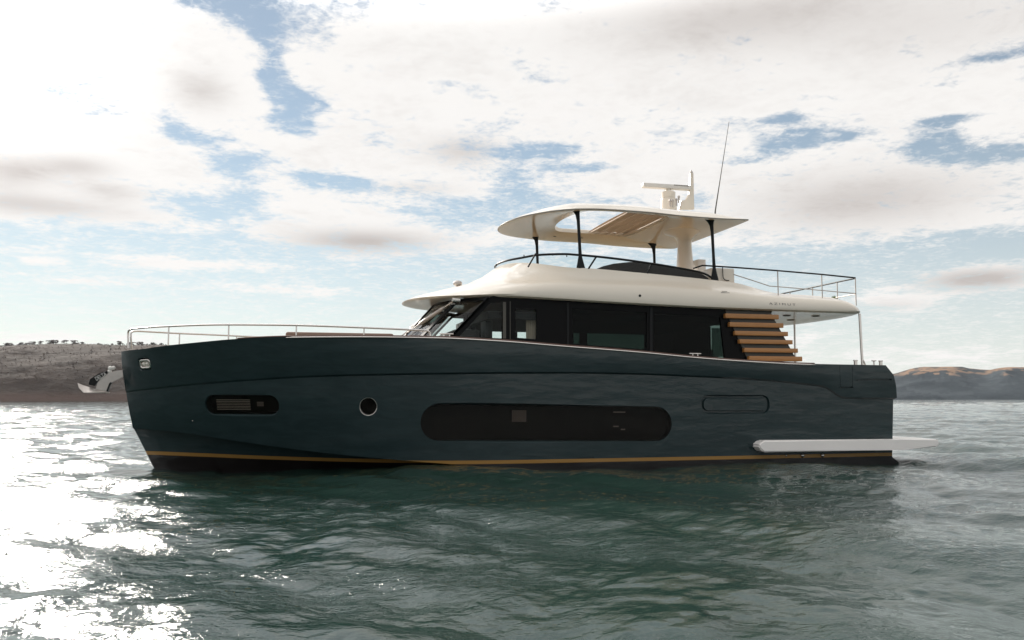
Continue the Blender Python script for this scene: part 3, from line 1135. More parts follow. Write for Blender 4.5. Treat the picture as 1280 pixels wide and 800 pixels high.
bm = bmesh.new()
pl = plan(nose['f'][0] + 0.2, 9.1, 1.72, 2.2, 2.35, 0.7, 2.6)
vn = [bm.verts.new((x, -y, 4.178)) for x, y in pl]
vf = [vn[0]] + [bm.verts.new((x, y, 4.178)) for x, y in pl[1:-1]] + [vn[-1]]
skin(bm, vn, vf)
bm_obj('fly_decking', bm, M_FDECK, yacht)

# underside recessed spotlights and panel lines of the aft overhang
for k, (x, y) in enumerate([(7.9, -1.1), (7.9, 0.9), (8.7, -1.2), (8.7, 0.0), (8.7, 1.2), (7.3, 0.2)]):
    bm = bmesh.new()
    zz_ = float(f_rim(x)) + 0.012
    lathe(bm, [(0.11, 0.0), (0.11, -0.012), (0.085, -0.016), (0.08, -0.006)], x, y, zz_, 16, 1.0, 0.9)
    bm_obj('ceiling_spotlight', bm, M_GREY, yacht, 40)

# small fascia details
bm = bmesh.new()
p = PY(800, 369.6, -2.275)
lathe(bm, [(0.032, -0.02), (0.032, 0.012), (0.02, 0.014)], 0, 0, 0, 14)
bmesh.ops.rotate(bm, verts=bm.verts[:], cent=(0, 0, 0), matrix=Matrix.Rotation(R_(90), 3, 'X'))
bmesh.ops.translate(bm, verts=bm.verts[:], vec=(p[0], -2.262, p[2]))
bm_obj('fascia_vent', bm, M_BLACK, yacht, 40)


def fascia_y(x, z):
    """y of the near fly side at (x, z) by ray cast"""
    b2 = bmesh.new()
    b2.from_mesh(fly.data)
    bv = BVHTree.FromBMesh(b2)
    b2.free()
    return bv


FBV = fascia_y(0, 0)


def text_mesh(txt, size, extrude):
    cu = bpy.data.curves.new('lettering', 'FONT')
    cu.body = txt
    cu.size = size
    cu.extrude = extrude
    cu.align_x, cu.align_y = 'CENTER', 'CENTER'
    to = bpy.data.objects.new('lettering', cu)
    COL.objects.link(to)
    dg = bpy.context.evaluated_depsgraph_get()
    dg.update()
    me = bpy.data.meshes.new_from_object(to.evaluated_get(dg))
    bpy.data.objects.remove(to)
    return me


def surf(bv, u, v):
    loc, nor, _, _ = bv.ray_cast(Vector(CAM), Vector(pix_dir(u, v)).normalized())
    return loc, nor


def basis(loc, xdir, nor):
    x = (xdir - nor * xdir.dot(nor)).normalized()
    y = nor.cross(x).normalized()
    mm_ = Matrix.Identity(4)
    for i in range(3):
        mm_[i][0], mm_[i][1], mm_[i][2], mm_[i][3] = x[i], y[i], nor[i], loc[i]
    return mm_


l0, n0 = surf(FBV, 978, 380.3)
l1, _ = surf(FBV, 990, 380.9)
if l0 and l1:
    if n0.y > 0:
        n0 = -n0
    me = text_mesh('A Z I M U T', 0.092, 0.003)
    xs_ = [v.co.x for v in me.vertices]
    sc = 0.74 / (max(xs_) - min(xs_))
    me.transform(Matrix.Diagonal((sc, 0.85, 1, 1)))
    me.transform(basis(l0 + n0 * 0.002, l1 - l0, n0))
    me_obj('lettering', me, M_MARK, yacht)
l0, n0 = surf(FBV, 906, 365)
l1, _ = surf(FBV, 916, 365.6)
if n0.y > 0:
    n0 = -n0
bm = bmesh.new()
for (x0, x1, y) in ((-0.075, 0.075, 0.022), (-0.12, 0.12, -0.03)):
    box(bm, x0, x1, y - 0.011, y + 0.011, -0.002, 0.006, 0.004)
bmesh.ops.transform(bm, matrix=basis(l0, l1 - l0, n0), verts=bm.verts[:])
bm_obj('side_emblem', bm, M_MARK, yacht)

# searchlight on the brow
bm = bmesh.new()
p = PY(572, 354.3, -0.3)
bmesh.ops.create_uvsphere(bm, u_segments=18, v_segments=12, radius=0.115, matrix=Matrix.Translation(Vector(p)) @ Matrix.Diagonal((1.0, 0.9, 0.68, 1)))
tube(bm, [(p[0], p[1], p[2]), (p[0] + 0.02, p[1], p[2] - 0.2)], 0.045, 10)
bm_obj('searchlight', bm, M_GALV, yacht, 60)

# ---------------- fly windscreen and its dark rail
rail_curve_px = [(619, 331.5), (627, 325), (640, 320), (665, 316), (695, 315.2), (725, 318.5), (770, 323.5), (800, 327.5), (850, 335.5), (880, 342), (891.5, 348.5)]
q = [XZ(u, v, -1.86) for u, v in rail_curve_px[2:]]
f_rl = hermite([a for a, b in q], [b for a, b in q])
xrn = XZ(619, 331.5, 0)[0] + 0.06
xend = q[-1][0]
pl = [(x, y) for x, y in plan(xrn, 9.3, 1.87, 2.2, 2.2, 0.7, 2.6, nf=30, ns=60) if x < xend]
f_front = hermite([xrn, xrn + 0.25, xrn + 0.7, xrn + 1.3], [XZ(619, 331, 0)[1] + 0.02, XZ(628, 324, -0.8)[1], float(f_rl(xrn + 0.7)), float(f_rl(xrn + 1.3))])
zr = lambda x: float(f_front(x)) if x < xrn + 1.3 else float(f_rl(x))
for side in (-1, 1):
    bm = bmesh.new()
    path = [Vector((x, side * y, zr(x))) for x, y in pl]
    path = path[1:] if side > 0 else path
    tube(bm, path, 0.028, 8)
    bm_obj('windscreen_rail', bm, M_BLACK, yacht, 60)
    bm = bmesh.new()
    sm = bmesh.new()
    prev = None
    for i, (x, y) in enumerate(pl):
        zb_ = float(f_top(x)) if x > 0.6 else nose['f'][1] + (float(f_top(0.6)) - nose['f'][1]) * max(0, (x - xrn) / (0.6 - xrn))
        bmt = bm if x < XZ(748, 335, -1.86)[0] else sm
        a, b = (x + 0.015, side * (y + 0.012), zb_ - 0.03), (x, side * y, zr(x) - 0.01)
        if prev:
            bmt.faces.new([bmt.verts.new(c) for c in (prev[0], a, b, prev[1])])
        prev = (a, b)
    bmesh.ops.remove_doubles(bm, verts=bm.verts[:], dist=0.001)
    bmesh.ops.remove_doubles(sm, verts=sm.verts[:], dist=0.001)
    bm_obj('fly_windscreen', bm, M_GCLEAR, yacht, 60)
    bm_obj('fly_side_screen', sm, M_GCLEAR, yacht, 60)
    # slanting stays
    for (u0, v0, u1, v1) in ((669.5, 317, 660, 332.5), (745, 321.5, 735.5, 335), (814, 331, 809, 341)):
        a, b = PY(u0, v0, -1.86), PY(u1, v1, -1.88)
        bm = bmesh.new()
        tube(bm, [(a[0], side * abs(a[1]), a[2]), (b[0], side * abs(b[1]), b[2] - 0.02)], 0.022, 8)
        bm_obj('rail_stay', bm, M_BLACK, yacht, 60)
    # small clips under the rail
    for (u, v) in ((655, 318.5), (691, 316.5), (708.5, 318)):
        a = PY(u, v, -1.86)
        bm = bmesh.new()
        tube(bm, [(a[0], side * 1.86, a[2]), (a[0], side * 1.86, a[2] - 0.06)], 0.012, 6)
        bm_obj('rail_clip', bm, M_BLACK, yacht)

# fly furniture behind the coaming
bm = bmesh.new()
sp_ = [XZ(u, v, -1.35) for u, v in ((742, 337.5), (752, 333.5), (765, 330.3), (785, 328.2), (810, 329.0), (850, 335), (876, 343), (885, 349), (885, 357), (742, 350))]
prism(bm, sp_, -1.45, -1.05, 0.02)
bm_obj('fly_sofa', bm, M_CUSH, yacht, 40)
bm = bmesh.new()
x0, z1 = XZ(889, 333.5, -1.6)
x1, _ = XZ(918, 336, -1.6)
box(bm, x0, x1, -1.6, -0.5, 4.15, z1 - 0.02, 0.03)
cabt = bm_obj('wet_bar', bm, M_WHITE, yacht, 50)
bm = bmesh.new()
x2, z2 = XZ(903.5, 334, -1.64)
x3, z3 = XZ(911.5, 350.5, -1.64)
tube(bm, smooth_path([(x2, -1.63, z2), (x2, -1.64, z3 + 0.10), (x2 + 0.03, -1.64, z3 + 0.03), (x2 + 0.09, -1.64, z3), (x3, -1.63, z3)], 4), 0.012, 6)
bm_obj('cabinet_handle', bm, M_BLACK, cabt, 60)
bm = bmesh.new()
x0, z1 = XZ(866, 326, 0.2)
x1, _ = XZ(876, 327, 0.2)
box(bm, x0, x1, -0.1, 0.6, 4.15, z1, 0.02)
bm_obj('sink_cabinet', bm, M_PALE, yacht, 50)

# ---------------- hardtop
YP = 1.80
H_RIM = hermite([0.3, 0.8, 1.3, 1.8, 2.6, 3.4, 4.5, 5.45, 6.4], [5.985, 6.02, 6.05, 6.065, 6.06, 6.05, 6.00, 5.985, 6.0])
q = [XZ(u, v, -1.75) for u, v in ((640, 270.5), (665, 262), (700, 256), (750, 252.8), (800, 253.6), (850, 257), (880, 260.5))]
xn_h, xa_h, w_h, lf_h = 0.40, 6.27, 2.20, 2.3


def h_top(x, y):
    e = 1 - (abs(y) / w_h) ** 2.2
    fx = min(1.0, max(0.0, (x - xn_h) / 1.4)) * min(1.0, max(0.0, (xa_h - x) / 1.0))
    return float(H_RIM(x)) + 0.035 + 0.27 * (fx ** 0.7) * (0.55 + 0.45 * e)


rd = [  # nose, stern, half width, length of the rounded front, height fn
    (xn_h + 0.10, xa_h - 0.10, w_h - 0.10, lf_h - 0.05, lambda x, y: float(H_RIM(x)) + 0.0),
    (xn_h, xa_h, w_h, lf_h, lambda x, y: float(H_RIM(x)) + 0.008),
    (xn_h - 0.012, xa_h + 0.012, w_h + 0.012, lf_h, lambda x, y: float(H_RIM(x)) + 0.035),
    (xn_h + 0.10, xa_h - 0.30, w_h - 0.06, lf_h, lambda x, y: h_top(x, y) * 0.45 + (float(H_RIM(x)) + 0.06) * 0.55),
    (xn_h + 0.32, xa_h - 0.75, w_h - 0.17, lf_h, lambda x, y: h_top(x, y) - 0.005),
    (xn_h + 0.75, xa_h - 0.95, w_h - 0.50, lf_h * 0.9, lambda x, y: h_top(x, y) + 0.01),
]
hole = lambda g, p=2.3: plan(2.02 - g, 4.50 + g, 1.50 + g, 0.55, 2.0, 0.22, 3.5)
bm = bmesh.new()
rn_all, rf_all = [], []


def add_ring(pl, zf):
    rn = [bm.verts.new((x, -y, zf(x, y))) for x, y in pl]
    rf = [rn[0]] + [bm.verts.new((x, y, zf(x, y))) for x, y in pl[1:-1]] + [rn[-1]]
    rn_all.append(rn)
    rf_all.append(rf)


add_ring(hole(0.0), lambda x, y: float(H_RIM(x)) + 0.155)
add_ring(hole(0.04), lambda x, y: float(H_RIM(x)) + 0.14)
for (a, b, c, d, zf) in rd:
    add_ring(plan(a, b, c, d, 2.1, 0.07, 3.0), zf)
add_ring(hole(0.03), lambda x, y: h_top(x, y) + 0.015)
add_ring(hole(0.0), lambda x, y: h_top(x, y) + 0.0)
n = len(rn_all)
for A in (rn_all, rf_all):
    for i in range(n):
        skin(bm, A[i], A[(i + 1) % n])
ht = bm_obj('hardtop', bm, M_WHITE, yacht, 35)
ht.data.materials.append(M_CREAM_BOUNCE)
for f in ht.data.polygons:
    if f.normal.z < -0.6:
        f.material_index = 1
# dark seal line round the hardtop's lower edge
bm = bmesh.new()
pl = plan(xn_h - 0.012, xa_h + 0.012, w_h + 0.012, lf_h, 2.1, 0.07, 3.0)
tube(bm, [Vector((x, -y, float(H_RIM(x)) + 0.018)) for x, y in pl] + [Vector((x, y, float(H_RIM(x)) + 0.018)) for x, y in pl[-2:0:-1]], 0.009, 6)
bm_obj('edge_seal', bm, M_MARK, ht, 60)
# canvas sunroof drawn back over the after half of the opening
bm = bmesh.new()
xq0, xq1 = 3.3, 4.49
prev = None
NX = 48
for i in range(NX + 1):
    x = xq0 + (xq1 - xq0) * i / NX
    sag = 0.03 * math.cos(i / NX * math.pi * 9)
    z = 6.235 + 0.03 * math.sin(math.pi * i / NX) + sag * 0.5
    rowv = [bm.verts.new((x, -1.49 + 2.98 * j / 10, z + 0.03 * (1 - (j / 5 - 1) ** 2))) for j in range(11)]
    if prev:
        for j in range(10):
            bm.faces.new((prev[j], rowv[j], rowv[j + 1], prev[j + 1]))
    prev = rowv
cv = bm_obj('sunroof_canvas', bm, M_CANVAS, ht, 70)
for i in range(5):
    x = xq0 + (xq1 - xq0) * (0.0 + 0.22 * i)
    bm = bmesh.new()
    box(bm, x, x + 0.05, -1.495, 1.495, 6.195, 6.225, 0.012)
    bm_obj('canvas_batten', bm, M_CANVAS, ht, 40)
# ceiling spots in the side decks of the hardtop
for x, y in ((1.75, -1.3), (2.4, 1.8), (3.2, 1.8)):
    bm = bmesh.new()
    lathe(bm, [(0.05, 0.0), (0.05, -0.008), (0.03, -0.01)], x, y, float(H_RIM(x)) + 0.14 * min(1.0, (w_h - 0.1 - abs(y)) / 0.55), 12)
    bm_obj('hardtop_spotlight', bm, M_GREY, ht, 40)

# black posts
for side in (-1, 1):
    for (xb_, xt_, lean) in ((1.93, 1.87, -0.14), (5.46, 5.42, -0.12)):
        bm = bmesh.new()
        zt = float(H_RIM(xt_)) + 0.075
        zb_ = float(f_top(xb_)) - 0.03
        prof = [(0, 0.12, 0.035), (0.10, 0.085, 0.034), (0.22, 0.045, 0.032), (0.45, 0.038, 0.030), (0.80, 0.042, 0.030), (0.90, 0.055, 0.032), (0.955, 0.085, 0.04), (1.0, 0.14, 0.06)]
        rings = []
        for (t, rx, ry) in prof:
            x = xb_ + (xt_ - xb_) * t + (lean * 0.45 * max(0, (t - 0.86) / 0.14) ** 1.5)
            z = zb_ + (zt - zb_) * t
            y = side * (YP + 0.03 * (1 - t))
            rings.append([bm.verts.new((x + rx * math.cos(2 * math.pi * j / 12), y + ry * math.sin(2 * math.pi * j / 12), z)) for j in range(12)])
        for a, b in zip(rings, rings[1:]):
            for j in range(12):
                bm.faces.new((a[j], a[(j + 1) % 12], b[(j + 1) % 12], b[j]))
        bm.faces.new(rings[0][::-1])
        bm.faces.new(rings[-1])
        bm_obj('support_post', bm, M_BLACK, yacht, 60)

# white mast column flaring into the hardtop
bm = bmesh.new()
xcol = 5.58
lathe(bm, [(0.24, 4.15), (0.235, 5.1), (0.20, 5.55), (0.19, 5.75), (0.21, 5.86), (0.30, 5.98), (0.52, 6.06), (0.62, 6.12)], xcol - 0.05, 0, 0, 28, 0.93, 1.2)
bm_obj('mast_column', bm, M_WHITE, yacht, 60)

# radar, fin mast, horns, whip aerial
zt0 = h_top(5.0, 0)
bm = bmesh.new()
xr0, zr0 = XZ(835.5, 243, 0)
lathe(bm, [(0.24, zt0 - 0.05), (0.21, zr0 - 0.16), (0.20, zr0 - 0.12), (0.17, zr0 - 0.115), (0.185, zr0 - 0.10), (0.19, zr0 + 0.05), (0.14, zr0 + 0.085), (0.07, zr0 + 0.10), (0.06, zr0 + 0.16)], xr0, 0, 0, 24)
rad = bm_obj('radar', bm, M_WHITE, yacht, 40)
bm = bmesh.new()
xa_, za_ = XZ(803, 233.3, 0)
xb_, zb_ = XZ(862, 234.2, 0)
box(bm, xa_, xb_, -0.09, 0.09, (za_ + zb_) / 2 - 0.055, (za_ + zb_) / 2 + 0.065, 0.02)
bar = bm_obj('radar_scanner', bm, M_PALE, rad, 50)
bm = bmesh.new()
x0, z0 = XZ(842.5, 231, -0.092)
x1, _ = XZ(861, 231.5, -0.092)
for k in range(9):
    xx = x0 + (x1 - x0) * k / 9
    box(bm, xx, xx + (x1 - x0) / 9 * 0.75, -0.0935, -0.089, z0 - 0.022, z0 + 0.010)
bm_obj('scanner_marking', bm, M_MARK, rad)
bm = bmesh.new()
fin = [XZ(u, v, 0) for u, v in ((848, 262), (850, 251.5), (857.5, 250), (861.5, 243), (862.5, 216), (866, 216), (867.2, 262))]
prism(bm, fin, -0.05, 0.05, 0.015)
mast = bm_obj('light_mast', bm, M_WHITE, yacht, 40)
bm = bmesh.new()
x0, z0 = XZ(864.2, 217, 0)
lathe(bm, [(0.03, -0.05), (0.042, 0.0), (0.042, 0.05), (0.02, 0.06), (0.02, 0.085), (0.012, 0.10)], x0, 0, z0, 14)
bm_obj('masthead_lamp', bm, M_GALV, mast, 50)
for (u, vt, r) in ((837.5, 251, 0.028), (840.5, 251.5, 0.03), (845.5, 250, 0.03), (848.5, 246.5, 0.03)):
    x0, z0 = XZ(u, vt, -0.35)
    bm = bmesh.new()
    lathe(bm, [(0.02, -0.16), (0.02, -0.03), (r, -0.02), (r * 1.2, 0.02), (r * 0.7, 0.045)], x0, -0.35, z0, 10)
    bm_obj('signal_horn', bm, M_GALV, yacht, 50)
bm = bmesh.new()
a, b = PY(894.2, 263, -0.9), PY(911.3, 152, -0.9)
bv_ = Vector(a), Vector(b)
tube(bm, [bv_[0] - Vector((0.01, 0, 0.1)), bv_[0], bv_[0].lerp(bv_[1], 0.3), bv_[1]], [0.022, 0.018, 0.013, 0.007], 8)
bm_obj('whip_aerial', bm, M_GREY, yacht, 60)

# ---------------- after-deck rails on the flybridge
YA = 2.02
top = [Vector(PY(u, v, -YA)) for u, v in ((878, 332), (920, 334.4), (972, 338.3), (1027, 343), (1069, 347.3))]
ZT = top[-1].z
xaft = top[-1].x + 0.06
lead = [Vector(PY(867, 335.5, -1.4)), Vector(PY(878, 331.8, -1.75))]
bm = bmesh.new()
loop = lead + top[1:] + [Vector((xaft, -YA + 0.10, ZT)), Vector((xaft, YA - 0.10, ZT))] + [Vector((p.x, -p.y, p.z)) for p in reversed(top[1:])]
tube(bm, loop, 0.02, 8)
frl = bm_obj('fly_rail', bm, M_BLACK, yacht, 60)
mid = [Vector(PY(u, v, -YA)) for u, v in ((917, 343), (940, 350.3), (962, 357.6), (972, 358.3), (1027, 363), (1070, 367))]
bm = bmesh.new()
tube(bm, mid + [Vector((xaft, -YA + 0.10, mid[-1].z)), Vector((xaft, YA - 0.10, mid[-1].z))] + [Vector((p.x, -p.y, p.z)) for p in reversed(mid)], 0.013, 8)
bm_obj('middle_rail', bm, M_GALV, frl, 60)
for side in (-1, 1):
    for p in top[2:]:
        bm = bmesh.new()
        tube(bm, [(p.x, side * YA, p.z), (p.x, side * YA, float(f_top(p.x)) - 0.12)], 0.015, 8)
        bm_obj('stanchion', bm, M_GALV, frl, 60)
for y in (-1.15, 0.0, 1.15):
    bm = bmesh.new()
    tube(bm, [(xaft, y, ZT), (xaft, y, 3.85)], 0.015, 8)
    bm_obj('stanchion', bm, M_GALV, frl, 60)

# after posts carrying the overhang
for (pb, pt) in ((PY(1078, 456, -2.0), PY(1074.5, 393, -2.0)), (PY(994, 455, 1.45), PY(992.8, 395, 1.45))):
    bm = bmesh.new()
    tube(bm, [(pb[0], pb[1], 2.38), (pt[0], pt[1], float(f_rim(pt[0])) + 0.02)], 0.033, 10)
    lathe(bm, [(0.07, -0.02), (0.07, 0.02), (0.04, 0.04)], pb[0], pb[1], 2.40, 14)
    bm_obj('overhang_post', bm, M_CHROME, yacht, 60)
bm = bmesh.new()
p = PY(1079, 450, -2.0)
tube(bm, [(p[0], -2.0, p[2]), (p[0] + 0.08, -2.0, 2.38)], 0.018, 8)
bm_obj('post_brace', bm, M_CHROME, yacht, 60)

# ---------------- swim platform with its side wings
bm = bmesh.new()
YO = 2.80
P0, P1 = XZ(948.5, 557, -YO), XZ(1174.5, 553, -YO)
zt_l, zb_l = XZ(960, 550.6, -YO)[1], XZ(960, 565.3, -YO)[1]
zt_r, zb_r, zb_t = XZ(1130, 549.4, -YO)[1], XZ(1130, 562.6, -YO)[1], XZ(1172, 558, -YO)[1]
xr_ = XZ(1130, 560, -YO)[0]
side_poly = [(P0[0], (zt_l + zb_l) / 2 + 0.02), (P0[0] + 0.05, zt_l - 0.05), (P0[0] + 0.16, zt_l), (xr_, zt_r), (P1[0] - 0.06, zt_r), (P1[0], zt_r - 0.05), (P1[0] - 0.02, zb_t + 0.02), (P1[0] - 0.10, zb_t - 0.01), (xr_, zb_r), (P0[0] + 0.14, zb_l), (P0[0] + 0.03, zb_l + 0.08)]
for (y0, y1) in ((-YO, -2.30), (2.30, YO)):
    prism(bm, side_poly, y0, y1, 0.03)
xt = xe['m']
box(bm, xt - 0.1, P1[0] - 0.05, -2.299, 2.299, zb_t + 0.01, zt_r - 0.012, 0.02)
plat = bm_obj('swim_platform', bm, M_PLAT, yacht, 35)
bm = bmesh.new()
box(bm, xt + 0.05, P1[0] - 0.15, -2.4, 2.4, zt_r - 0.014, zt_r + 0.012)
bm_obj('platform_decking', bm, M_PALE, plat)

# ------------------------------------------------------------------ anchor in the stem
anchor = bpy.data.objects.new('anchor', None)
COL.objects.link(anchor)
ax_, az_ = XZ(140, 480, 0)
anchor.location = (ax_, 0, az_)
tag(anchor, 'galvanised plough anchor with a black lettered plate jutting from the yacht bow', 'anchor')


def apart(name, px, y0, y1, mat_, bev=0.0, parent=anchor):
    bm = bmesh.new()
    prism(bm, [XZ(u, v, 0) for u, v in px], y0, y1, bev)
    bmesh.ops.translate(bm, verts=bm.verts[:], vec=(-ax_, 0, -az_))
    return bm_obj(name, bm, mat_, parent, 40)


apart('shank', [(157, 462.5), (146, 463.3), (136, 466), (128, 471), (122.5, 477.5), (119.5, 487), (134, 489.3), (136.5, 480), (139, 478), (157, 470)], -0.035, 0.035, M_GALV, 0.012)
plate = apart('name_plate', [(111, 481), (113, 474), (125, 466.5), (135, 463.8), (134.5, 467.5), (127, 471.5), (121.8, 477), (119.3, 482.3)], -0.055, 0.055, M_BLACK, 0.008)
bm = bmesh.new()
# two-winged fluke
tipx, tipz = XZ(97, 479, 0)
low = [(97, 479), (98.5, 484.5), (104.5, 490.6), (118, 490.8), (133.5, 490.4)]
upp = [(97.3, 478.8), (103, 481.2), (110, 483.4), (116, 485.2), (121, 487.3)]
for sd in (-1, 1):
    rws = []
    for (l, u_), yl in zip(zip(low, upp), (0.02, 0.07, 0.13, 0.17, 0.20)):
        lx, lz = XZ(l[0], l[1], -yl)
        ux, uz = XZ(u_[0], u_[1], 0)
        q0, q1 = (lx - ax_, sd * yl, lz - az_), (ux - ax_, sd * 0.015, uz - az_)
        rws.append([bm.verts.new(c) for c in (q0, q1, (q1[0], q1[1] * 0.5, q1[2] - 0.02), (q0[0], q0[1] - sd * 0.02, q0[2] - 0.01))])
    for r0_, r1_ in zip(rws, rws[1:]):
        for j in range(4):
            bm.faces.new((r0_[j], r0_[(j + 1) % 4], r1_[(j + 1) % 4], r1_[j]))
    bm.faces.new(rws[0])
    bm.faces.new(rws[-1][::-1])
bm_obj('fluke', bm, M_GALV, anchor, 40)
apart('stock_bar', [(133, 489.4), (137, 479), (139, 477.5), (140, 478.5), (138, 481), (135.5, 489.6)], -0.05, 0.05, M_BLACK)
bm = bmesh.new()
for (u, v, r) in ((138, 460.5, 0.055), (142, 460, 0.045), (137, 464.5, 0.05)):
    x, z = XZ(u, v, 0)
    bmesh.ops.create_uvsphere(bm, u_segments=12, v_segments=8, radius=r, matrix=Matrix.Translation((x - ax_, 0, z - az_)) @ Matrix.Diagonal((1, 0.6, 1, 1)))
bm_obj('swivel', bm, M_PALE, anchor, 60)
me = text_mesh('DELTA', 0.14, 0.002)
pa, pb = XZ(119.5, 474.2, -0.06), XZ(132.5, 467.2, -0.06)
dirv = Vector((pb[0] - pa[0], 0, pb[1] - pa[1]))
xs_ = [v.co.x for v in me.vertices]
me.transform(Matrix.Diagonal((dirv.length / (max(xs_) - min(xs_)), 0.95, 1, 1)))
me.transform(basis(Vector(((pa[0] + pb[0]) / 2 - ax_, -0.0575, (pa[1] + pb[1]) / 2 - az_)), dirv.normalized(), Vector((0, -1, 0))))
me_obj('lettering', me, M_LETTER, plate)

# ------------------------------------------------------------------ plant on the after upper deck
plant = bpy.data.objects.new('potted_plant', None)
COL.objects.link(plant)
px_, pz_ = XZ(1048, 370, -1.2)
zdk = 4.17 - 0.0
zdk = float(f_top(px_)) - 0.02
plant.location = (px_, -1.0, zdk)
tag(plant, 'small green leafy plant standing inside the rail of the aft upper deck', 'plant')
bm = bmesh.new()
lathe(bm, [(0.09, 0.0), (0.12, 0.10), (0.125, 0.12), (0.10, 0.12)], 0, 0, 0, 16)
bm_obj('pot', bm, M_PALE, plant, 40)
bm = bmesh.new()
for k in range(60):
    a, e, L = random.uniform(0, 6.28), random.uniform(0.15, 1.4), random.uniform(0.10, 0.24)
    d = Vector((math.cos(a) * math.cos(e), math.sin(a) * math.cos(e), math.sin(e)))
    s = d.cross(Vector((0, 0, 1))).normalized() * 0.022
    b = Vector((0, 0, 0.12))
    vs = [bm.verts.new(c) for c in (b, b + d * L * 0.5 + s, b + d * L - Vector((0, 0, 0.04)), b + d * L * 0.5 - s)]
    bm.faces.new(vs)
M_LEAF = mat('leaf', (0.10, 0.16, 0.03), 0.5, var=(20, 0.3))
bm_obj('leaves', bm, M_LEAF, plant, recalc=False)

# ------------------------------------------------------------------ sea
SEA_Z = -0.02


def ring_grid():
    a_view = np.radians(np.arange(-42, 42.01, 0.095)) + YAW
    a_rest = np.radians(np.arange(42.5, 318 - 0.01, 1.5)) + YAW
    az_ = np.concatenate([a_view, a_rest])
    r = [0.6]
    while r[-1] < 7000:
        r.append(r[-1] * (1.0050 if r[-1] < 220 else 1.011) + 0.0)
    return az_, np.array(r)


AZ, RR = ring_grid()
A2, R2_ = np.meshgrid(AZ, RR)
X0 = CAM[0] + R2_ * np.sin(A2)
Y0 = CAM[1] + R2_ * np.cos(A2)
Zw = np.zeros_like(X0)
DX, DY = np.zeros_like(X0), np.zeros_like(X0)
spacing = np.maximum(R2_ * 0.0050, R2_ * np.radians(0.095))
NWV = 120
for i in range(NWV):
    lam = 0.13 * (7.5 / 0.13) ** (i / (NWV - 1)) * rng.uniform(0.93, 1.07)
    spread = 0.95 if lam < 1.5 else 0.6
    th = R_(205) + rng.normal(0, spread)
    k = 2 * math.pi / lam
    slope = 0.022 if lam < 0.5 else (0.030 if lam < 2.0 else 0.021)
    amp = slope / k
    ph = rng.uniform(0, 6.283)
    # wave groups: envelope so that patches differ
    kx, ky = k * math.cos(th), k * math.sin(th)
    phs = kx * X0 + ky * Y0 + ph
    ge = 0.65 + 0.55 * np.sin(kx * 0.13 * X0 - ky * 0.11 * Y0 + ph * 2.3) * np.sin(ky * 0.09 * X0 + kx * 0.12 * Y0 + ph)
    fade = np.clip(lam / (2.2 * spacing) - 0.4, 0, 1) * ge
    s, c = np.sin(phs), np.cos(phs)
    Zw += amp * fade * s
    DX -= 1.0 * amp * fade * c * math.cos(th)
    DY -= 1.0 * amp * fade * c * math.sin(th)
Vx = np.stack([X0 + DX, Y0 + DY, SEA_Z + Zw], -1).reshape(-1, 3)
nr_, na_ = X0.shape
i0 = (np.arange(nr_ - 1)[:, None] * na_ + np.arange(na_)[None, :])
i1 = (np.arange(nr_ - 1)[:, None] * na_ + (np.arange(na_)[None, :] + 1) % na_)
F_ = np.stack([i0, i0 + na_, i1 + na_, i1], -1).reshape(-1, 4)
cidx = len(Vx)
Vx = np.concatenate([Vx, [[CAM[0], CAM[1], SEA_Z]]])
me = bpy.data.meshes.new('sea')
nq = len(F_)
tri = np.stack([np.full(na_, cidx), np.arange(na_), (np.arange(na_) + 1) % na_], -1)
me.vertices.add(len(Vx))
me.vertices.foreach_set('co', Vx.astype(np.float32).ravel())
me.loops.add(nq * 4 + na_ * 3)
me.loops.foreach_set('vertex_index', np.concatenate([F_.ravel(), tri.ravel()]).astype(np.int32))
me.polygons.add(nq + na_)
me.polygons.foreach_set('loop_start', np.concatenate([np.arange(nq) * 4, nq * 4 + np.arange(na_) * 3]).astype(np.int32))
me.polygons.foreach_set('loop_total', np.concatenate([np.full(nq, 4), np.full(na_, 3)]).astype(np.int32))
me.polygons.foreach_set('use_smooth', np.ones(nq + na_, bool))
me.update(calc_edges=True)
me.validate()


def sea_mat():
    M = bpy.data.materials.new('sea water')
    M.use_nodes = True
    t = NT(M.node_tree)
    p = M.node_tree.nodes['Principled BSDF']
    oc = t.n('ShaderNodeTexCoord').outputs['Object']
    t.put(p.inputs['Base Color'], t.mix(t.noise(oc, 0.35, 3, 0.5), (0.010, 0.027, 0.0205), (0.015, 0.038, 0.029)))
    p.inputs['Roughness'].default_value = 0.015
    p.inputs['IOR'].default_value = 1.333
    h1 = t.noise(t.mapping(oc, (1.0, 1.35, 1.0), (0, 0, 0.5)), 5.5, 3.0, 0.55, 0.3)
    h2 = t.noise(t.mapping(oc, (1.2, 1.0, 1.0), (0, 0, -0.4)), 17.0, 4.0, 0.65, 0.4)
    b = t.n('ShaderNodeBump')
    t.put(b.inputs['Strength'], t.ss(t.noise(t.mapping(oc, (0.6, 1.0, 1.0), (0, 0, 0.3)), 0.42, 4, 0.6, 0.8), 0.36, 0.66, 0.22, 1.0))
    b.inputs['Distance'].default_value = 0.036
    t.put(b.inputs['Height'], t.math('MULTIPLY_ADD', h2, 0.32, h1))
    t.put(p.inputs['Normal'], b.outputs[0])
    return M


sea = me_obj('sea', me, sea_mat())
tag(sea, 'choppy dark green sea with bright glints spreading to the horizon', 'sea', kind='structure')

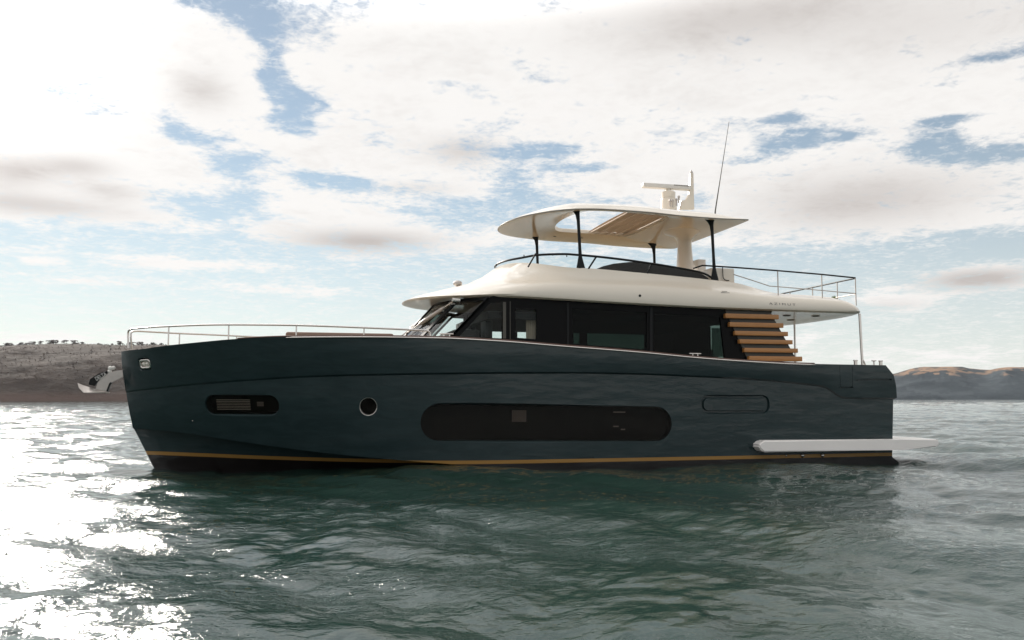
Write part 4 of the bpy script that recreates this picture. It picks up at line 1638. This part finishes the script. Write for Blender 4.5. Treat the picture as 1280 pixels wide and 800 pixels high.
# ------------------------------------------------------------------ far shores
def fbm2(x, y, seed, octs=5, base=1.0, gain=0.5):
    r = np.random.default_rng(seed)
    out = np.zeros_like(x)
    a, f = 1.0, base
    for o in range(octs):
        for _ in range(4):
            th, ph = r.uniform(0, 6.283), r.uniform(0, 6.283)
            out += a * 0.35 * np.sin(f * (x * math.cos(th) + y * math.sin(th)) * r.uniform(0.8, 1.25) + ph)
        a *= gain
        f *= 2.05
    return out


def hill(name, dist, px, depth, seed, front, mat_, nx=420, ny=90, rough=1.0):
    """headland: crest heights read off the photo at a distance; front is the run of its sea face in metres"""
    us = np.array([p[0] for p in px], float)
    hs = []
    for (u, v) in px:
        d = pix_dir(u, v)
        k = dist / math.hypot(d[0], d[1])
        hs.append(CAM[2] + d[2] * k)
    azs = np.array([az_el(u, v)[0] for u, v in px])
    fh = hermite(azs, hs)
    a = np.linspace(azs[0], azs[-1], nx)
    t = np.linspace(0, 1, ny)
    Ag, Tg = np.meshgrid(a, t)
    rr = dist - front + (front + depth) * Tg
    Xg, Yg = CAM[0] + rr * np.sin(Ag), CAM[1] + rr * np.cos(Ag)
    n_ = fbm2(Xg, Yg, seed, 6, 2 * math.pi / (front * 1.6))
    tf = front / (front + depth)
    prof = np.clip(Tg / tf, 0, 1)
    prof = np.sin(prof * math.pi / 2) ** 0.85
    back = np.clip((Tg - tf) / (1 - tf), 0, 1)
    H = fh(Ag)
    z = H * prof * (1 - 0.25 * back) + n_ * rough * H * 0.06 * np.clip(Tg / tf, 0, 1) * (1 - 0.65 * np.exp(-((Tg - tf) / 0.06) ** 2))
    z = z - 3.0 * (Tg < 1e-6) + 0.0
    gul = np.abs(np.sin(Ag * dist / (front * 0.30) + n_ * 1.6)) * H * 0.10 * rough * np.sin(np.clip(Tg / tf, 0, 1) * math.pi)
    z -= gul
    V = np.stack([Xg, Yg, z], -1).reshape(-1, 3)
    I = (np.arange(ny - 1)[:, None] * nx + np.arange(nx - 1)[None, :])
    Fq = np.stack([I, I + 1, I + nx + 1, I + nx], -1).reshape(-1, 4)
    me = bpy.data.meshes.new(name)
    me.from_pydata(V.tolist(), [], Fq.tolist())
    o = me_obj(name, me, mat_, None, 80)
    return o, (Xg, Yg, z, Ag, Tg, tf)


def land_mat(name, lo, hi, top_, zt, scale, bare=None):
    M = bpy.data.materials.new(name)
    M.use_nodes = True
    t = NT(M.node_tree)
    p = M.node_tree.nodes['Principled BSDF']
    p.inputs['Roughness'].default_value = 0.95
    p.inputs['Specular IOR Level'].default_value = 0.1
    oc = t.n('ShaderNodeTexCoord').outputs['Object']
    sp = t.n('ShaderNodeSeparateXYZ')
    t.put(sp.inputs[0], oc)
    n_ = t.noise(oc, scale, 8, 0.65)
    c = t.mix(t.ss(n_, 0.35, 0.65), lo, hi)
    if top_:
        nb = t.noise(t.mapping(oc, (1, 1, 2.5)), scale * 0.35, 5, 0.55, 0.6)
        hgt = t.ss(t.math('MULTIPLY_ADD', nb, zt * 1.1, sp.outputs[2]), zt * 1.30, zt * 1.40)
        c = t.mix(hgt, c, top_)
        # scattered dark scrub on the open ground
        c = t.mix(t.ss(t.noise(oc, scale * 2.5, 5, 0.6), 0.47, 0.55), c, lo)
    if bare:
        c = t.mix(t.ss(t.math('MULTIPLY_ADD', n_, 14.0, sp.outputs[2]), 20.0, 11.0), c, bare)
    t.put(p.inputs['Base Color'], c)
    b = t.n('ShaderNodeBump')
    b.inputs['Strength'].default_value = 0.8
    b.inputs['Distance'].default_value = 4.0
    t.put(b.inputs['Height'], t.noise(oc, scale * 3, 5, 0.6))
    t.put(p.inputs['Normal'], b.outputs[0])
    return M


DL = 1500.0
hl, HL = hill('left_hill', DL, [(-420, 440), (-250, 436), (-100, 435), (0, 434.5), (40, 432), (90, 431), (150, 432), (200, 430.5), (240, 434), (300, 446), (380, 466), (450, 485), (500, 500)], 500, 3, 330,
              land_mat('scrub hillside', (0.026, 0.018, 0.013), (0.040, 0.027, 0.020), None, 60, 0.02, bare=(0.080, 0.053, 0.043)))
tag(hl, 'brown wooded headland on the horizon behind the yacht bow', 'hill', kind='structure')
DR = 3600.0
hr, HR = hill('right_hill', DR, [(940, 498), (1000, 487), (1060, 474), (1115, 467.5), (1140, 460.5), (1158, 457.5), (1200, 457.5), (1212, 460), (1237, 462), (1245, 460.5), (1258, 459), (1280, 459.5), (1340, 463), (1420, 468), (1560, 470), (1700, 478)], 900, 8, 420,
              land_mat('cliff and pasture', (0.030, 0.040, 0.047), (0.052, 0.064, 0.072), (0.23, 0.150, 0.098), 108, 0.009), rough=1.3)
tag(hr, 'blue grey sea cliffs with tan pasture on top beyond the yacht stern', 'hill', kind='structure')

# woodland covering the left headland: clumps of small leaf-like faces
M_WOOD = mat('woodland', (0.070, 0.047, 0.036), 0.95, spec=0.1, var=(0.05, 0.45))


def clump(bm, c, r, nf, rnd):
    for k in range(nf):
        a, e = rnd.uniform(0, 6.283), rnd.uniform(-0.2, 1.5)
        rr = r * rnd.uniform(0.55, 1.0)
        p = Vector(c) + Vector((rr * math.cos(a) * math.cos(e), rr * math.sin(a) * math.cos(e), rr * 1.0 * math.sin(e)))
        s = r * rnd.uniform(0.25, 0.5)
        u = Vector((rnd.uniform(-1, 1), rnd.uniform(-1, 1), rnd.uniform(-1, 1))).normalized() * s
        v_ = Vector((rnd.uniform(-1, 1), rnd.uniform(-1, 1), rnd.uniform(-1, 1))).normalized() * s
        bm.faces.new([bm.verts.new(p + q_) for q_ in (u, v_, -u, -v_)])


Xg, Yg, zg, Ag, Tg, tf = HL
rnd = random.Random(5)
bm = bmesh.new()
cand = np.argwhere((Tg > 0.05) & (Tg < tf * 1.35))
pick = rng.choice(len(cand), 5000, replace=True)
for ci in pick:
    i, j = cand[ci]
    if i >= Xg.shape[0] - 1:
        continue
    x = Xg[i, j] + rnd.uniform(-2, 2)
    y = Yg[i, j] + rnd.uniform(-2, 2)
    patch = math.sin(x * 0.013) * math.sin(y * 0.017 + x * 0.004) + 0.5 * math.sin(x * 0.041 + y * 0.03)
    if patch < rnd.uniform(-1.2, 0.1):
        continue
    r = rnd.uniform(0.6, 1.6)
    clump(bm, (x, y, zg[i, j] + r * 0.2), r, 7, rnd)
wood = bm_obj('woodland', bm, M_WOOD, None, recalc=False)
tag(wood, 'dark scrubby woodland covering the slope of the left headland', 'woodland', kind='stuff')

# single trees standing out along the crest
rt = np.linspace(0, 1, 1)
crest_i = int(round(tf * (Tg.shape[0] - 1)))
M_BARK = mat('bark', (0.05, 0.04, 0.03), 0.9)


def ridge_tree(seed, h):
    rd_ = random.Random(seed)
    root = bpy.data.objects.new('ridge_tree', None)
    COL.objects.link(root)
    bm = bmesh.new()
    tube(bm, [(0, 0, -1), (0.1, 0, h * 0.3), (0.15, 0.1, h * 0.8)], [0.4, 0.28, 0.1], 6)
    for k in range(4):
        a = rd_.uniform(0, 6.28)
        tube(bm, [(0.1, 0, h * (0.3 + 0.1 * k)), (math.cos(a) * h * 0.28, math.sin(a) * h * 0.28, h * (0.5 + 0.1 * k))], [0.16, 0.05], 5)
    bm_obj('trunk', bm, M_BARK, root)
    bm = bmesh.new()
    for k in range(9):
        a = rd_.uniform(0, 6.28)
        q_ = rd_.uniform(0, h * 0.34)
        clump(bm, (math.cos(a) * q_, math.sin(a) * q_, h * rd_.uniform(0.35, 0.85)), h * rd_.uniform(0.14, 0.24), 16, rd_)
    bm_obj('crown', bm, M_WOOD, root, recalc=False)
    return root


protos = [ridge_tree(s, h) for s, h in ((1, 8.0), (2, 6.5), (3, 9.0))]
spots = [1, 4, 5.5, 9, 11, 13, 17, 24, 26, 27.5, 30, 33, 38, 40, 41.5, 50, 61, 63, 66, 68, 70, 79, 90, 92, 93.5, 96, 104, 121, 124, 126, 140, 148, 150, 161, 163, 165, 172, 175, 177, 179, 184, 190, 192, 194, 199, 201, 204]
for k, u in enumerate(spots):
    a = az_el(u, 432)[0]
    j = int(np.argmin(np.abs(Ag[0] - a)))
    loc = (Xg[crest_i, j], Yg[crest_i, j], zg[crest_i, j] - 2.2)
    pr = protos[k % 3]
    if k < 3:
        t_ = pr
    else:
        t_ = pr.copy()
        COL.objects.link(t_)
        for ch in list(pr.children):
            c_ = ch.copy()
            c_.parent = t_
            COL.objects.link(c_)
    t_.location = loc
    t_.rotation_euler = (0, 0, rnd.uniform(0, 6.28))
    sc = rnd.uniform(0.35, 0.95)
    t_.scale = (sc * rnd.uniform(1.3, 2.2), sc * rnd.uniform(1.3, 2.2), sc)
    tag(t_, 'small dark tree standing out on the crest of the left headland', 'tree', 'trees along the crest of the left headland')

# ------------------------------------------------------------------ haze over the sea
HAZE = True
if HAZE:
    bm = bmesh.new()
    box(bm, -7500, 7500, -7600, 7500, -4.5, 180)
    hz = bm_obj('haze', bm)
    M = bpy.data.materials.new('haze')
    M.use_nodes = True
    M.node_tree.nodes.clear()
    t = NT(M.node_tree)
    pv = t.n('ShaderNodeVolumePrincipled')
    pv.inputs['Color'].default_value = (0.86, 0.91, 1.0, 1)
    pv.inputs['Density'].default_value = 0.00002
    pv.inputs['Anisotropy'].default_value = 0.35
    out = t.n('ShaderNodeOutputMaterial')
    t.put(out.inputs['Volume'], pv.outputs[0])
    hz.data.materials.append(M)
    tag(hz, 'thin pale sea haze in front of the far shores', 'haze', kind='stuff')
